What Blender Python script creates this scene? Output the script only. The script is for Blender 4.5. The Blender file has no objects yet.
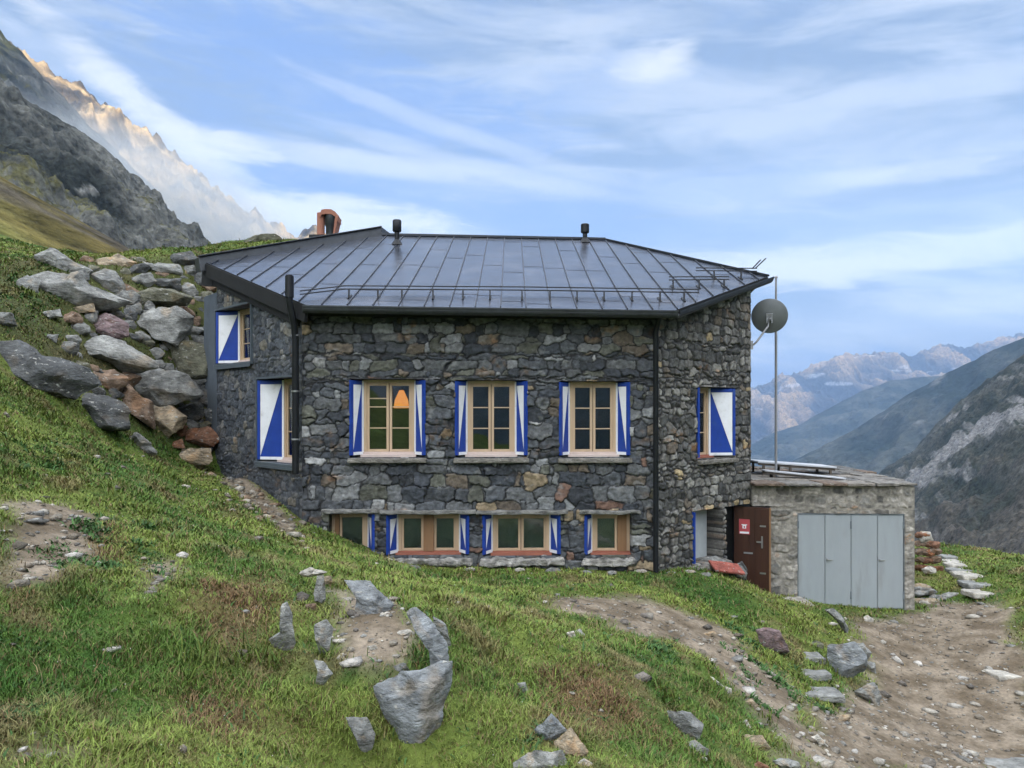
import bpy, bmesh, math, random
import numpy as np
from mathutils import Vector

# ------------------------------------------------------------------ camera, sky, sun, exposure
random.seed(7); RNG = np.random.default_rng(7)
SC = bpy.context.scene
F_PX, CX, HZ, CZ = 770.0, 512.0, 412.0, 4.0          # focal length in px, centre column, horizon row, eye height
cam_d = bpy.data.cameras.new('camera'); cam = bpy.data.objects.new('camera', cam_d)
SC.collection.objects.link(cam); SC.camera = cam
cam.location = (0, 0, CZ); cam.rotation_euler = (math.radians(90), 0, 0)
cam_d.sensor_width = 36; cam_d.lens = 36*F_PX/1024; cam_d.shift_y = (HZ-384)/1024
cam_d.clip_start = .1; cam_d.clip_end = 60000

SUN_EL, SUN_AZ = math.radians(7.5), math.atan2(.87, -.49)       # azimuth from +Y towards +X
sun_dir = Vector((math.sin(SUN_AZ)*math.cos(SUN_EL), math.cos(SUN_AZ)*math.cos(SUN_EL), math.sin(SUN_EL)))
sl = bpy.data.lights.new('sun', 'SUN'); sl.energy = 5; sl.angle = math.radians(.5); sl.color = (1, .76, .48)
sun = bpy.data.objects.new('sun', sl); SC.collection.objects.link(sun)
sun.rotation_euler = sun_dir.to_track_quat('Z', 'Y').to_euler(); sun.location = (60, -40, 80)

SC.view_settings.view_transform = 'Standard'; SC.view_settings.look = 'None'
SC.view_settings.gamma = 1; SC.view_settings.use_curve_mapping = False
SC.view_settings.exposure = 1.0
SC.cycles.use_denoising = True
SC.cycles.max_bounces = 6; SC.cycles.diffuse_bounces = 3; SC.cycles.glossy_bounces = 3
SC.cycles.transmission_bounces = 4; SC.cycles.transparent_max_bounces = 8; SC.cycles.volume_bounces = 1
SC.cycles.volume_max_steps = 128

def NT(tree):
    tree.nodes.clear()
    def n(kind, **kw):
        nd = tree.nodes.new(kind)
        ins = kw.pop('ins', {})
        for k, v in kw.items(): setattr(nd, k, v)
        for k, v in ins.items():
            s = nd.inputs[k]
            if isinstance(v, bpy.types.NodeSocket): tree.links.new(v, s)
            else: s.default_value = v
        return nd
    return n
def M(n, op, a, b=None, c=None, clamp=False):
    ins = {0: a}
    if b is not None: ins[1] = b
    if c is not None: ins[2] = c
    return n('ShaderNodeMath', operation=op, use_clamp=clamp, ins=ins).outputs[0]
def MIX(n, fac, a, b, blend='MIX'):
    return n('ShaderNodeMix', data_type='RGBA', blend_type=blend, ins={0: fac, 6: a, 7: b}).outputs[2]
def RAMP(n, fac, lo, hi):
    return n('ShaderNodeMapRange', interpolation_type='SMOOTHSTEP', ins={0: fac, 1: lo, 2: hi, 3: 0.0, 4: 1.0}).outputs[0]

def dir_of(px, py):
    x, z = (px-CX)/F_PX, (HZ-py)/F_PX
    return math.atan2(x, 1), math.atan2(z, math.hypot(x, 1))

world = bpy.data.worlds.new('World'); SC.world = world; world.use_nodes = True
n = NT(world.node_tree)
sky = n('ShaderNodeTexSky', sky_type='NISHITA', sun_disc=False, sun_elevation=SUN_EL, sun_rotation=SUN_AZ,
        altitude=2000, air_density=1.0, dust_density=.6, ozone_density=2.5)
geo = n('ShaderNodeTexCoord').outputs['Generated']
sp = n('ShaderNodeSeparateXYZ', ins={0: geo})
AZ = M(n, 'ARCTAN2', sp.outputs[0], sp.outputs[1]); EL = M(n, 'ARCSINE', sp.outputs[2])
comb = n('ShaderNodeCombineXYZ', ins={0: M(n, 'MULTIPLY', AZ, 1.9), 1: M(n, 'MULTIPLY', EL, 6.5), 2: 3.0}).outputs[0]
nz1 = n('ShaderNodeTexNoise', ins={'Vector': comb, 'Scale': 1.7, 'Detail': 12.0, 'Roughness': .60, 'Distortion': .9}).outputs[0]
comb2 = n('ShaderNodeCombineXYZ', ins={0: M(n, 'ADD', M(n, 'MULTIPLY', AZ, 4.0), M(n, 'MULTIPLY', EL, 3.0)), 1: M(n, 'MULTIPLY', EL, 15.0), 2: 9.0}).outputs[0]
nz2 = n('ShaderNodeTexNoise', ins={'Vector': comb2, 'Scale': 2.1, 'Detail': 12.0, 'Roughness': .66, 'Distortion': 1.3}).outputs[0]
BG = 0.10
# layer of thin grey-blue cloud, streaks, and bright cloud banks; colours are radiance divided by the world strength
blue = MIX(n, RAMP(n, EL, 0.0, .50), (2.7, 3.55, 5.1, 1), (1.20, 2.0, 4.3, 1))
skyc = MIX(n, .12, blue, sky.outputs[0])
skyc = MIX(n, RAMP(n, M(n, 'ABSOLUTE', AZ), 1.0, 2.0), skyc, sky.outputs[0])
cover = M(n, 'MULTIPLY', RAMP(n, M(n, 'ADD', M(n, 'MULTIPLY', nz1, .75), M(n, 'MULTIPLY', nz2, .25)), .36, .60), .85)
def blob(px, py, rx, ry, ang, k, edge=.5, src=None):
    a, e = dir_of(px, py); ca, sa = math.cos(math.radians(ang)), math.sin(math.radians(ang))
    dx = M(n, 'SUBTRACT', AZ, a); dy = M(n, 'SUBTRACT', EL, e)
    u = M(n, 'ADD', M(n, 'MULTIPLY', dx, ca*770/rx), M(n, 'MULTIPLY', dy, sa*770/rx))
    v = M(n, 'ADD', M(n, 'MULTIPLY', dx, -sa*770/ry), M(n, 'MULTIPLY', dy, ca*770/ry))
    r2 = M(n, 'ADD', M(n, 'MULTIPLY', u, u), M(n, 'MULTIPLY', v, v))
    wob = M(n, 'MULTIPLY', M(n, 'SUBTRACT', src or nz2, .5), edge*7)
    g = RAMP(n, M(n, 'ADD', r2, wob), 1.5, -.1)
    return M(n, 'MULTIPLY', g, k)
comb3 = n('ShaderNodeCombineXYZ', ins={0: M(n, 'MULTIPLY', AZ, 2.6), 1: M(n, 'ADD', M(n, 'MULTIPLY', EL, 13.0), M(n, 'MULTIPLY', AZ, .8)), 2: 21.0}).outputs[0]
nz3 = n('ShaderNodeTexNoise', ins={'Vector': comb3, 'Scale': 1.5, 'Detail': 10.0, 'Roughness': .58, 'Distortion': .5}).outputs[0]
cloud_grey = MIX(n, RAMP(n, nz3, .36, .64), (1.50, 1.95, 2.85, 1), (3.9, 4.1, 4.7, 1))
res = MIX(n, cover, skyc, cloud_grey)
GREY = [(900, 200, 380, 130, 0, .92), (640, 330, 460, 70, -6, .7), (820, 60, 300, 60, 12, .75), (980, 110, 220, 50, 0, .6), (600, 20, 260, 45, 10, .6), (560, 170, 200, 50, -8, .5), (30, 20, 160, 40, -20, .4)]
BLUE = [(330, 75, 270, 42, -14, .75), (245, 150, 150, 40, -30, .55), (420, 205, 260, 22, -4, .65), (660, 195, 190, 20, 3, .35), (700, 230, 200, 14, 0, .4), (830, 375, 120, 26, 0, .5), (560, 100, 120, 26, 20, .25)]
DIM = [(880, 215, 230, 26, 3, .55), (940, 330, 140, 10, -10, .35), (960, 130, 170, 18, 0, .30), (720, 160, 190, 15, 6, .35)]
WHITE = [(345, 222, 150, 22, -4, 1.0), (150, 112, 120, 17, -33, .85), (215, 142, 60, 12, -8, .8), (330, 158, 150, 11, -4, .5), (652, 64, 42, 18, 6, .65), (668, 58, 30, 12, 20, .5), (925, 172, 100, 9, -2, .45), (745, 272, 150, 18, -3, .75), (860, 262, 190, 20, 2, .8), (990, 300, 120, 14, -4, .5), (470, 165, 160, 9, -12, .3), (450, 130, 170, 9, -16, .30), (900, 255, 160, 12, 4, .3), (610, 265, 240, 16, -2, .25), (980, 230, 80, 8, -2, .35)]
for b in GREY: res = MIX(n, blob(*b, .6, nz1), res, cloud_grey)
for b in BLUE: res = MIX(n, blob(*b, .5), res, (1.10, 1.95, 4.4, 1))
for b in DIM: res = MIX(n, blob(*b, .6), res, (1.75, 2.3, 3.5, 1))
for b in WHITE: res = MIX(n, blob(*b, .45), res, (6.5, 6.25, 6.05, 1))
res = MIX(n, 1.0, res, (.83, .85, .82, 1), 'MULTIPLY')
# added sky fill out of view, overhead and towards the sun, brightens the ground
up = M(n, 'MAXIMUM', RAMP(n, EL, .55, 1.05), RAMP(n, M(n, 'ABSOLUTE', AZ), 1.2, 2.3))
sky_fill = M(n, 'MULTIPLY', up, RAMP(n, EL, .02, .25))
res = MIX(n, M(n, 'MULTIPLY', sky_fill, RAMP(n, nz1, .15, .55)), res, (19.5, 19.6, 20.2, 1))
bg = n('ShaderNodeBackground', ins={'Color': res, 'Strength': BG})
n('ShaderNodeOutputWorld', ins={0: bg.outputs[0]})

# ------------------------------------------------------------------ numpy noise
_perm = np.random.default_rng(11).permutation(256); _perm = np.concatenate([_perm, _perm, _perm])
_gr = np.random.default_rng(12).normal(size=(256, 3)); _gr /= np.linalg.norm(_gr, axis=1)[:, None]
def perlin(x, y, z=0.0):
    x, y, z = np.broadcast_arrays(np.asarray(x, float), np.asarray(y, float), np.asarray(z, float))
    xi, yi, zi = np.floor(x).astype(int), np.floor(y).astype(int), np.floor(z).astype(int)
    xf, yf, zf = x-xi, y-yi, z-zi
    fd = lambda t: t*t*t*(t*(t*6-15)+10)
    u, v, w = fd(xf), fd(yf), fd(zf)
    def g(a, b, c):
        h = _perm[_perm[_perm[(xi+a) & 255]+((yi+b) & 255)]+((zi+c) & 255)]
        q = _gr[h]; return q[..., 0]*(xf-a)+q[..., 1]*(yf-b)+q[..., 2]*(zf-c)
    L = lambda a, b, t: a+t*(b-a)
    return L(L(L(g(0,0,0), g(1,0,0), u), L(g(0,1,0), g(1,1,0), u), v), L(L(g(0,0,1), g(1,0,1), u), L(g(0,1,1), g(1,1,1), u), v), w)*1.5
def fbm(x, y, z=0.0, o=4, lac=2.03, gain=.5):
    s, a, t = 0, 1, 0
    for i in range(o):
        s = s+a*perlin(x, y, z+i*7.3); t += a; a *= gain; x = x*lac; y = y*lac; z = z*lac
    return s/t
def ridged(x, y, z=0.0, o=5, gain=.52):
    s, a, t = 0, 1, 0
    for i in range(o):
        r = 1-np.abs(perlin(x, y, z+i*5.1)); s = s+a*r*r; t += a; a *= gain; x = x*2.07; y = y*2.07; z = z*2.07
    return s/t
def sstep(a, b, x):
    t = np.clip((x-a)/(b-a), 0, 1); return t*t*(3-2*t)
def lerp3(a, b, t): return np.asarray(a)*(1-t[..., None])+np.asarray(b)*t[..., None]

# ------------------------------------------------------------------ object helpers
COL = SC.collection
def tag(o, label=None, cat=None, group=None, kind=None):
    if label: o['label'] = label
    if cat: o['category'] = cat
    if group: o['group'] = group
    if kind: o['kind'] = kind
    return o
def empty(name, loc):
    o = bpy.data.objects.new(name, None); COL.objects.link(o); o.location = loc; o.empty_display_size = .2; return o
WLOC = {}
def link_mesh(name, me, parent=None, origin=(0, 0, 0)):
    o = bpy.data.objects.new(name, me); COL.objects.link(o)
    o.location = origin
    if parent is not None:
        o.parent = parent; o.location = (0, 0, 0)
    return o
def parent_origin(parent): return np.array(WLOC.get(parent.name, parent.location)) if parent is not None else np.zeros(3)
def np_mesh(name, V, Fc, mat, parent=None, origin=None, col=None, smooth=False, matidx=None, fcol=None):
    """Fc: list of int arrays, each (k, m) with m the corner count"""
    V = np.asarray(V, float)
    o0 = parent_origin(parent) if parent is not None else (np.array(origin, float) if origin is not None else np.zeros(3))
    me = bpy.data.meshes.new(name)
    if not isinstance(Fc, list): Fc = [Fc]
    Fc = [np.asarray(f, int) for f in Fc if len(f)]
    loops = np.concatenate([f.ravel() for f in Fc]); counts = np.concatenate([np.full(len(f), f.shape[1]) for f in Fc])
    starts = np.concatenate([[0], np.cumsum(counts)[:-1]])
    me.vertices.add(len(V)); me.vertices.foreach_set('co', (V-o0).astype(np.float32).ravel())
    me.loops.add(len(loops)); me.loops.foreach_set('vertex_index', loops.astype(np.int32))
    me.polygons.add(len(counts)); me.polygons.foreach_set('loop_start', starts.astype(np.int32))
    if matidx is not None: me.polygons.foreach_set('material_index', np.asarray(matidx, np.int32))
    me.update(calc_edges=True)
    if smooth: me.polygons.foreach_set('use_smooth', np.ones(len(counts), bool))
    if col is not None:
        a = me.color_attributes.new('Col', 'FLOAT_COLOR', 'POINT')
        c = np.ones((len(V), 4), np.float32); c[:, :3] = col; a.data.foreach_set('color', c.ravel())
    for m in (mat if isinstance(mat, (list, tuple)) else [mat]): me.materials.append(m)
    me.validate()
    o = link_mesh(name, me, parent, tuple(o0))
    if parent is not None: WLOC[o.name] = tuple(o0)
    return o
class MB:
    """collects solid pieces in an optional local frame and links them as one mesh"""
    def __init__(s, o=(0, 0, 0), ex=(1, 0, 0), ey=(0, 1, 0), ez=(0, 0, 1)):
        s.o, s.R = np.array(o, float), np.array([ex, ey, ez], float); s.V = []; s.F = []; s.mi = []; s.m = 0
    def raw(s, V, F, local=True):
        V = np.asarray(V, float); b = len(s.V)
        if local: V = s.o+V@s.R
        s.V += [tuple(v) for v in V]; s.F += [tuple(b+i for i in f) for f in F]; s.mi += [s.m]*len(F); return s
    def box(s, a, b):
        x0, y0, z0 = a; x1, y1, z1 = b
        return s.raw([(x0,y0,z0),(x1,y0,z0),(x1,y1,z0),(x0,y1,z0),(x0,y0,z1),(x1,y0,z1),(x1,y1,z1),(x0,y1,z1)],
                     [(0,3,2,1),(4,5,6,7),(0,1,5,4),(1,2,6,5),(2,3,7,6),(3,0,4,7)])
    def prism(s, poly, z0, z1):
        k = len(poly)
        return s.raw([(*p, z0) for p in poly]+[(*p, z1) for p in poly], [tuple(range(k))[::-1], tuple(range(k, 2*k))]+[(i, (i+1) % k, k+(i+1) % k, k+i) for i in range(k)])
    def hexa(s, P):   # eight corners, bottom four then top four
        return s.raw(P, [(0,3,2,1),(4,5,6,7),(0,1,5,4),(1,2,6,5),(2,3,7,6),(3,0,4,7)])
    def bar(s, a, b, w, h=None, up=(0, 0, 1)):
        a, b = np.array(a, float), np.array(b, float); d = b-a; d /= np.linalg.norm(d); h = h or w
        u = np.array(up, float); sd = np.cross(d, u)
        if np.linalg.norm(sd) < 1e-5: sd = np.cross(d, (1, 0, 0))
        sd /= np.linalg.norm(sd); u = np.cross(sd, d)
        P = [a+sd*i*w/2+u*j*h/2 for i, j in ((-1,-1),(1,-1),(1,1),(-1,1))]+[b+sd*i*w/2+u*j*h/2 for i, j in ((-1,-1),(1,-1),(1,1),(-1,1))]
        return s.raw(P, [(0,1,2,3),(7,6,5,4),(0,4,5,1),(1,5,6,2),(2,6,7,3),(3,7,4,0)])
    def tube(s, pts, r, k=10, cap=True):
        pts = [np.array(p, float) for p in pts]; rr = r if isinstance(r, (list, tuple)) else [r]*len(pts); V = []; F = []
        for i, p in enumerate(pts):
            d = pts[min(i+1, len(pts)-1)]-pts[max(i-1, 0)]; d = d/np.linalg.norm(d)
            a = np.cross(d, (0, 0, 1)) if abs(d[2]) < .9 else np.cross(d, (1, 0, 0)); a /= np.linalg.norm(a); b = np.cross(d, a)
            V += [p+rr[i]*(a*math.cos(2*math.pi*j/k)+b*math.sin(2*math.pi*j/k)) for j in range(k)]
        for i in range(len(pts)-1):
            F += [(i*k+j, i*k+(j+1) % k, (i+1)*k+(j+1) % k, (i+1)*k+j) for j in range(k)]
        if cap: F += [tuple(range(k))[::-1], tuple(range((len(pts)-1)*k, len(pts)*k))]
        return s.raw(V, F)
    def lathe(s, prof, c=(0, 0, 0), k=24):
        V = []; F = []
        for r, z in prof: V += [(c[0]+r*math.cos(2*math.pi*j/k), c[1]+r*math.sin(2*math.pi*j/k), c[2]+z) for j in range(k)]
        for i in range(len(prof)-1): F += [(i*k+j, i*k+(j+1) % k, (i+1)*k+(j+1) % k, (i+1)*k+j) for j in range(k)]
        return s.raw(V, F)
    def build(s, name, mats, parent=None, origin=None, bevel=0, smooth=False):
        me = bpy.data.meshes.new(name); o0 = parent_origin(parent) if parent is not None else (np.array(origin, float) if origin is not None else np.zeros(3))
        me.from_pydata([tuple(np.array(v)-o0) for v in s.V], [], s.F)
        for m in (mats if isinstance(mats, (list, tuple)) else [mats]): me.materials.append(m)
        me.polygons.foreach_set('material_index', np.array(s.mi, np.int32))
        if smooth: me.polygons.foreach_set('use_smooth', np.ones(len(s.F), bool))
        me.update()
        o = link_mesh(name, me, parent, tuple(o0))
        if parent is not None: WLOC[o.name] = tuple(o0)
        if bevel:
            b = o.modifiers.new('bevel', 'BEVEL'); b.width = bevel; b.segments = 2; b.limit_method = 'ANGLE'
        if smooth:
            try: me.set_sharp_from_angle(angle=math.radians(40))
            except Exception: pass
        return o

# ------------------------------------------------------------------ materials
def mat(name, color=None, rough=.8, metal=0.0, attr=False, nscale=8.0, namp=.35, bump=.3, bscale=30.0, spec=.4, bdist=.02, second=None, sec_scale=2.0, sec_lo=.5, sec_hi=.65, stretch=(1, 1, 1), coat=0.0):
    m = bpy.data.materials.new(name); m.use_nodes = True; n = NT(m.node_tree)
    co = n('ShaderNodeTexCoord').outputs['Object']
    mp = n('ShaderNodeMapping', ins={'Vector': co, 'Scale': stretch}).outputs[0]
    base = n('ShaderNodeAttribute', attribute_name='Col').outputs['Color'] if attr else n('ShaderNodeRGB').outputs[0]
    if not attr: base.default_value = (*color, 1)
    nz = n('ShaderNodeTexNoise', ins={'Vector': mp, 'Scale': nscale, 'Detail': 6.0, 'Roughness': .65}).outputs[0]
    if second:
        s2 = n('ShaderNodeTexNoise', ins={'Vector': mp, 'Scale': sec_scale, 'Detail': 7.0, 'Roughness': .6}).outputs[0]
        base = MIX(n, RAMP(n, s2, sec_lo, sec_hi), base, (*second, 1))
    f = M(n, 'ADD', M(n, 'MULTIPLY', M(n, 'SUBTRACT', nz, .5), namp*4), 1.0)
    f = M(n, 'MAXIMUM', f, .15)
    vec = n('ShaderNodeCombineXYZ', ins={0: f, 1: f, 2: f}).outputs[0]
    c = MIX(n, 1.0, base, vec, 'MULTIPLY')
    bs = n('ShaderNodeBsdfPrincipled', ins={'Base Color': c, 'Roughness': rough, 'Metallic': metal, 'Specular IOR Level': spec, 'Coat Weight': coat})
    if bump:
        bn = n('ShaderNodeTexNoise', ins={'Vector': mp, 'Scale': bscale, 'Detail': 5.0, 'Roughness': .6}).outputs[0]
        b = n('ShaderNodeBump', ins={'Strength': bump, 'Distance': bdist, 'Height': bn})
        m.node_tree.links.new(b.outputs[0], bs.inputs['Normal'])
    n('ShaderNodeOutputMaterial', ins={0: bs.outputs[0]})
    return m
MT = {}
MT['ground'] = mat('ground', attr=True, nscale=14, namp=.45, bump=.8, bscale=26, rough=.95, bdist=.03, spec=.2)
MT['grass'] = mat('grass', attr=True, nscale=3, namp=.12, bump=0, rough=.7, spec=.25)
MT['stone'] = mat('stone', attr=True, nscale=17, namp=.42, bump=.6, bscale=45, rough=.75, bdist=.012, spec=.4)
MT['boulder'] = mat('boulder', attr=True, nscale=9, namp=.55, bump=1.0, bscale=16, rough=.85, bdist=.05, spec=.3, second=(.33, .33, .30), sec_scale=13, sec_lo=.60, sec_hi=.66, stretch=(1, 1, 1.8))
MT['mount'] = mat('mountain', attr=True, nscale=.035, namp=.7, bump=1.0, bscale=.05, rough=1, bdist=14, spec=.05)
MT['mount_near'] = mat('mountain_near', attr=True, nscale=.30, namp=.85, bump=1.0, bscale=.3, rough=1, bdist=2.4, spec=.05)
MT['roof'] = mat('roof_metal', (.070, .085, .115), rough=.21, metal=.55, nscale=1.3, namp=.30, bump=.42, bscale=2.6, bdist=.045, spec=.75, second=(.12, .13, .155), sec_scale=.9)
MT['seam'] = mat('seam_metal', (.035, .04, .05), rough=.4, metal=.4, bump=.1)
MT['fold'] = mat('sheet_fold', (.070, .080, .105), rough=.25, metal=.5, bump=0)
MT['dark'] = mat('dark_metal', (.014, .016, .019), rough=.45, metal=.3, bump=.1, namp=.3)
MT['fascia'] = mat('dark_fascia', (.045, .050, .055), rough=.4, metal=.4, bump=.15)
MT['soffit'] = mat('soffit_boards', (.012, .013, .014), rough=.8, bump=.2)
MT['blue'] = mat('blue_paint', (.012, .050, .30), rough=.45, second=(.030, .075, .26), sec_scale=7, sec_lo=.5, sec_hi=.8, namp=.2, nscale=5, bump=.12, bscale=60, bdist=.003)
MT['white'] = mat('white_paint', (.80, .82, .84), second=(.58, .59, .57), sec_scale=7, sec_lo=.5, sec_hi=.85, rough=.45, namp=.07, nscale=5, bump=.12, bscale=60, bdist=.003)
MT['pine'] = mat('pale_timber', (.50, .37, .24), rough=.55, namp=.16, nscale=9, stretch=(1, 1, .1), bump=.15, bscale=40, bdist=.004)
MT['timber'] = mat('timber', (.24, .135, .065), rough=.6, namp=.22, nscale=10, stretch=(1, 1, .08), bump=.2, bscale=40, bdist=.004)
MT['wsill'] = mat('pale_sill', (.56, .46, .41), rough=.6, namp=.12, bump=.1)
MT['redwood'] = mat('reddish_sill', (.30, .11, .07), rough=.7, namp=.2, bump=.1)
MT['lead'] = mat('lead_sill', (.10, .125, .145), rough=.5, metal=.2, namp=.15, bump=.1)
MT['room'] = mat('dim_room', (.035, .028, .022), rough=.9, bump=0)
MT['blind'] = mat('blind', (.40, .44, .45), rough=.8, bump=0, namp=.1)
MT['render'] = mat('rendered_wall', (.085, .105, .125), rough=.9, namp=.22, nscale=3, bump=.3, bscale=18)
MT['brown_door'] = mat('brown_door', (.050, .021, .013), rough=.42, namp=.3, nscale=6, stretch=(1, 1, .1), bump=.15, bscale=50, bdist=.003)
MT['grey_door'] = mat('grey_door', (.31, .345, .36), rough=.42, namp=.07, nscale=3, bump=.18, bscale=2.5, bdist=.02, second=(.27, .29, .29), sec_scale=2.6, sec_lo=.52, sec_hi=.75, stretch=(1.5, 1, .35))
MT['grey_edge'] = mat('grey_edge', (.16, .19, .21), rough=.5, bump=0)
MT['steel'] = mat('steel', (.45, .46, .47), rough=.32, metal=.9, bump=0, namp=.08)
MT['galv'] = mat('galvanised', (.30, .31, .32), rough=.5, metal=.5, bump=0, namp=.12)
MT['terracotta'] = mat('terracotta', (.34, .15, .10), rough=.8, namp=.2, nscale=7, bump=.2)
MT['signred'] = mat('sign_red', (.45, .075, .085), rough=.5, bump=0, namp=.06)
MT['slab_red'] = mat('red_slab', (.30, .085, .06), rough=.8, namp=.3, bump=.4)
MT['dish'] = mat('dish_grey', (.15, .165, .17), rough=.5, bump=0, namp=.1)
MT['paletop'] = mat('pale_top', (.48, .50, .52), rough=.5, namp=.12, bump=.1)
MT['wood_dark'] = mat('weathered_wood', (.10, .085, .07), rough=.8, namp=.25, bump=.2)
def glass():
    m = bpy.data.materials.new('window_glass'); m.use_nodes = True; n = NT(m.node_tree)
    fr = n('ShaderNodeFresnel', ins={'IOR': 2.05}).outputs[0]
    nb = n('ShaderNodeTexNoise', ins={'Vector': n('ShaderNodeTexCoord').outputs['Object'], 'Scale': 2.2, 'Detail': 1.0}).outputs[0]
    bp = n('ShaderNodeBump', ins={'Strength': .25, 'Distance': .008, 'Height': nb}).outputs[0]
    gl = n('ShaderNodeBsdfGlossy', ins={'Color': (.9, .93, .95, 1), 'Roughness': .02, 'Normal': bp}).outputs[0]
    tr = n('ShaderNodeBsdfTransparent', ins={'Color': (.72, .76, .74, 1)}).outputs[0]
    n('ShaderNodeOutputMaterial', ins={0: n('ShaderNodeMixShader', ins={0: fr, 1: tr, 2: gl}).outputs[0]})
    return m
MT['glass'] = glass()
def emis(name, c, s):
    m = bpy.data.materials.new(name); m.use_nodes = True; n = NT(m.node_tree)
    nz = n('ShaderNodeTexNoise', ins={'Vector': n('ShaderNodeTexCoord').outputs['Object'], 'Scale': 12.0}).outputs[0]
    cc = MIX(n, nz, (*c, 1), (c[0], c[1]*.7, c[2]*.5, 1))
    n('ShaderNodeOutputMaterial', ins={0: n('ShaderNodeEmission', ins={'Color': cc, 'Strength': s}).outputs[0]})
    return m
MT['lampglow'] = emis('lit_lamp_shade', (1.0, .42, .10), .85)

def P(px, py, Y):   # a point of the place, given where it is seen and how far away it stands
    return np.array([(px-CX)*Y/F_PX, Y, CZ+(HZ-py)*Y/F_PX])

# ------------------------------------------------------------------ terrain
GP = [(0,768,3.4),(150,768,3.6),(256,768,3.9),(400,768,4.6),(512,768,4.5),(600,768,4.7),(700,768,5.4),(780,768,6.4),(880,768,7.7),(1024,768,8.6),
 (0,600,4.9),(0,480,7.5),(0,400,10),(0,372,11),(150,600,5.6),(150,520,8),(150,470,11.5),(180,463,14.2),
 (300,700,4.9),(300,640,5.7),(385,650,5.75),(430,640,5.8),(300,575,7.2),(300,545,9.5),(303,522,12.4),(240,478,14.0),(210,462,15.0),(370,590,7.0),(440,620,6.3),(370,700,5.0),(430,748,4.75),(400,573,9.5),
 (400,563,12.4),(500,569,12.5),(600,571,12.6),(660,572,12.7),(500,680,5.8),(500,600,9),(600,700,5.7),(600,650,7),(600,600,10),
 (700,720,6.3),(700,680,7.6),(700,620,10.4),(710,575,12.9),(750,584,13.6),(780,700,8.4),(780,640,10.8),(780,598,13.4),(800,604,14.0),(840,618,13.0),(850,655,11.4),
 (850,700,9.6),(860,612,14.1),(915,612,14.3),(960,650,12.4),(1024,680,11),(900,700,10.4),(960,740,9.3),(1024,640,12.1),(1024,610,13.2),(990,598,14.4),(945,557,18),(935,545,20),(1024,577,14.8),(975,560,17.5),
 (30,386,11.3),(100,428,12.4),(0,330,11.8),(0,280,14.5),(0,263,17.5),(50,266,15.5),(50,262,18),(100,264,16.8),(150,265,17),(200,266,17.6),(100,340,14.3),(50,340,13),(180,340,16),(180,400,15.2),
 (230,254,20),(300,240,24),(0,261,20),(100,262,22),(180,255,21),(0,240,40),(0,182,80),(50,213,80),(100,247,80),(200,290,80),(0,215,100),(50,255,100),(100,300,100),(0,300,150),(200,330,120),(300,340,80),(200,350,180)]
CP = [tuple(P(*g)) for g in GP]
CP += [(x, y, CZ+z) for x, y, z in [(0,1.2,-1.62),(-6,0,-.6),(6,1,-2.9),(12,2,-4.2),(-12,4,2.5),(-14,-6,2.5),(0,-8,-1.3),(14,-8,-5),(25,10,-8),(20,20,-7.5),(20,30,-10),(40,40,-22),(60,20,-28),(8,30,-5.5),(0,40,-3),(12,60,-18),
       (0,80,0),(40,100,-35),(100,100,-62),(200,150,-95),(0,200,-30),(-140,200,60),(-150,60,62),(-150,-50,60),(-60,-60,25),(0,-60,-2),(60,-60,-30),(200,-60,-80),(100,200,-70),(200,260,-95),(-30,8,9),(-30,30,11),(7,24,-4.6),(2,28,0.2),(-4,30,3.2),(-160,260,70)]]
CP = np.array(CP)
def _phi(r2): return np.where(r2 > 0, .5*r2*np.log(np.maximum(r2, 1e-12)), 0)
_N = len(CP); _d = ((CP[:, None, :2]-CP[None, :, :2])**2).sum(-1)
_A = np.zeros((_N+3, _N+3)); _A[:_N, :_N] = _phi(_d)+np.eye(_N)*.02; _A[:_N, _N] = 1; _A[:_N, _N+1:] = CP[:, :2]; _A[_N, :_N] = 1; _A[_N+1:, :_N] = CP[:, :2].T
_W = np.linalg.solve(_A, np.concatenate([CP[:, 2], [0, 0, 0]]))
def ground_z(x, y):
    x = np.asarray(x, float); y = np.asarray(y, float); sh = x.shape; x = x.ravel(); y = y.ravel(); out = np.empty(len(x))
    for i in range(0, len(x), 40000):
        a, b = x[i:i+40000], y[i:i+40000]
        out[i:i+40000] = _phi((a[:, None]-CP[None, :, 0])**2+(b[:, None]-CP[None, :, 1])**2)@_W[:_N]+_W[_N]+_W[_N+1]*a+_W[_N+2]*b
    out += .17*np.exp(-((x+.90)**2/.22+(y-5.75)**2/.30))-.30*np.exp(-((x+.55)**2/.35+(y-4.25)**2/.12))
    return out.reshape(sh)
_Ys = np.geomspace(2.5, 60, 260)
def hit(px, py):
    z = ground_z((px-CX)*_Ys/F_PX, _Ys); ray = CZ+(HZ-py)*_Ys/F_PX
    k = np.where(ray < z)[0]
    return P(px, py, float(_Ys[k[0]])) if len(k) else P(px, py, 30.)

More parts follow.
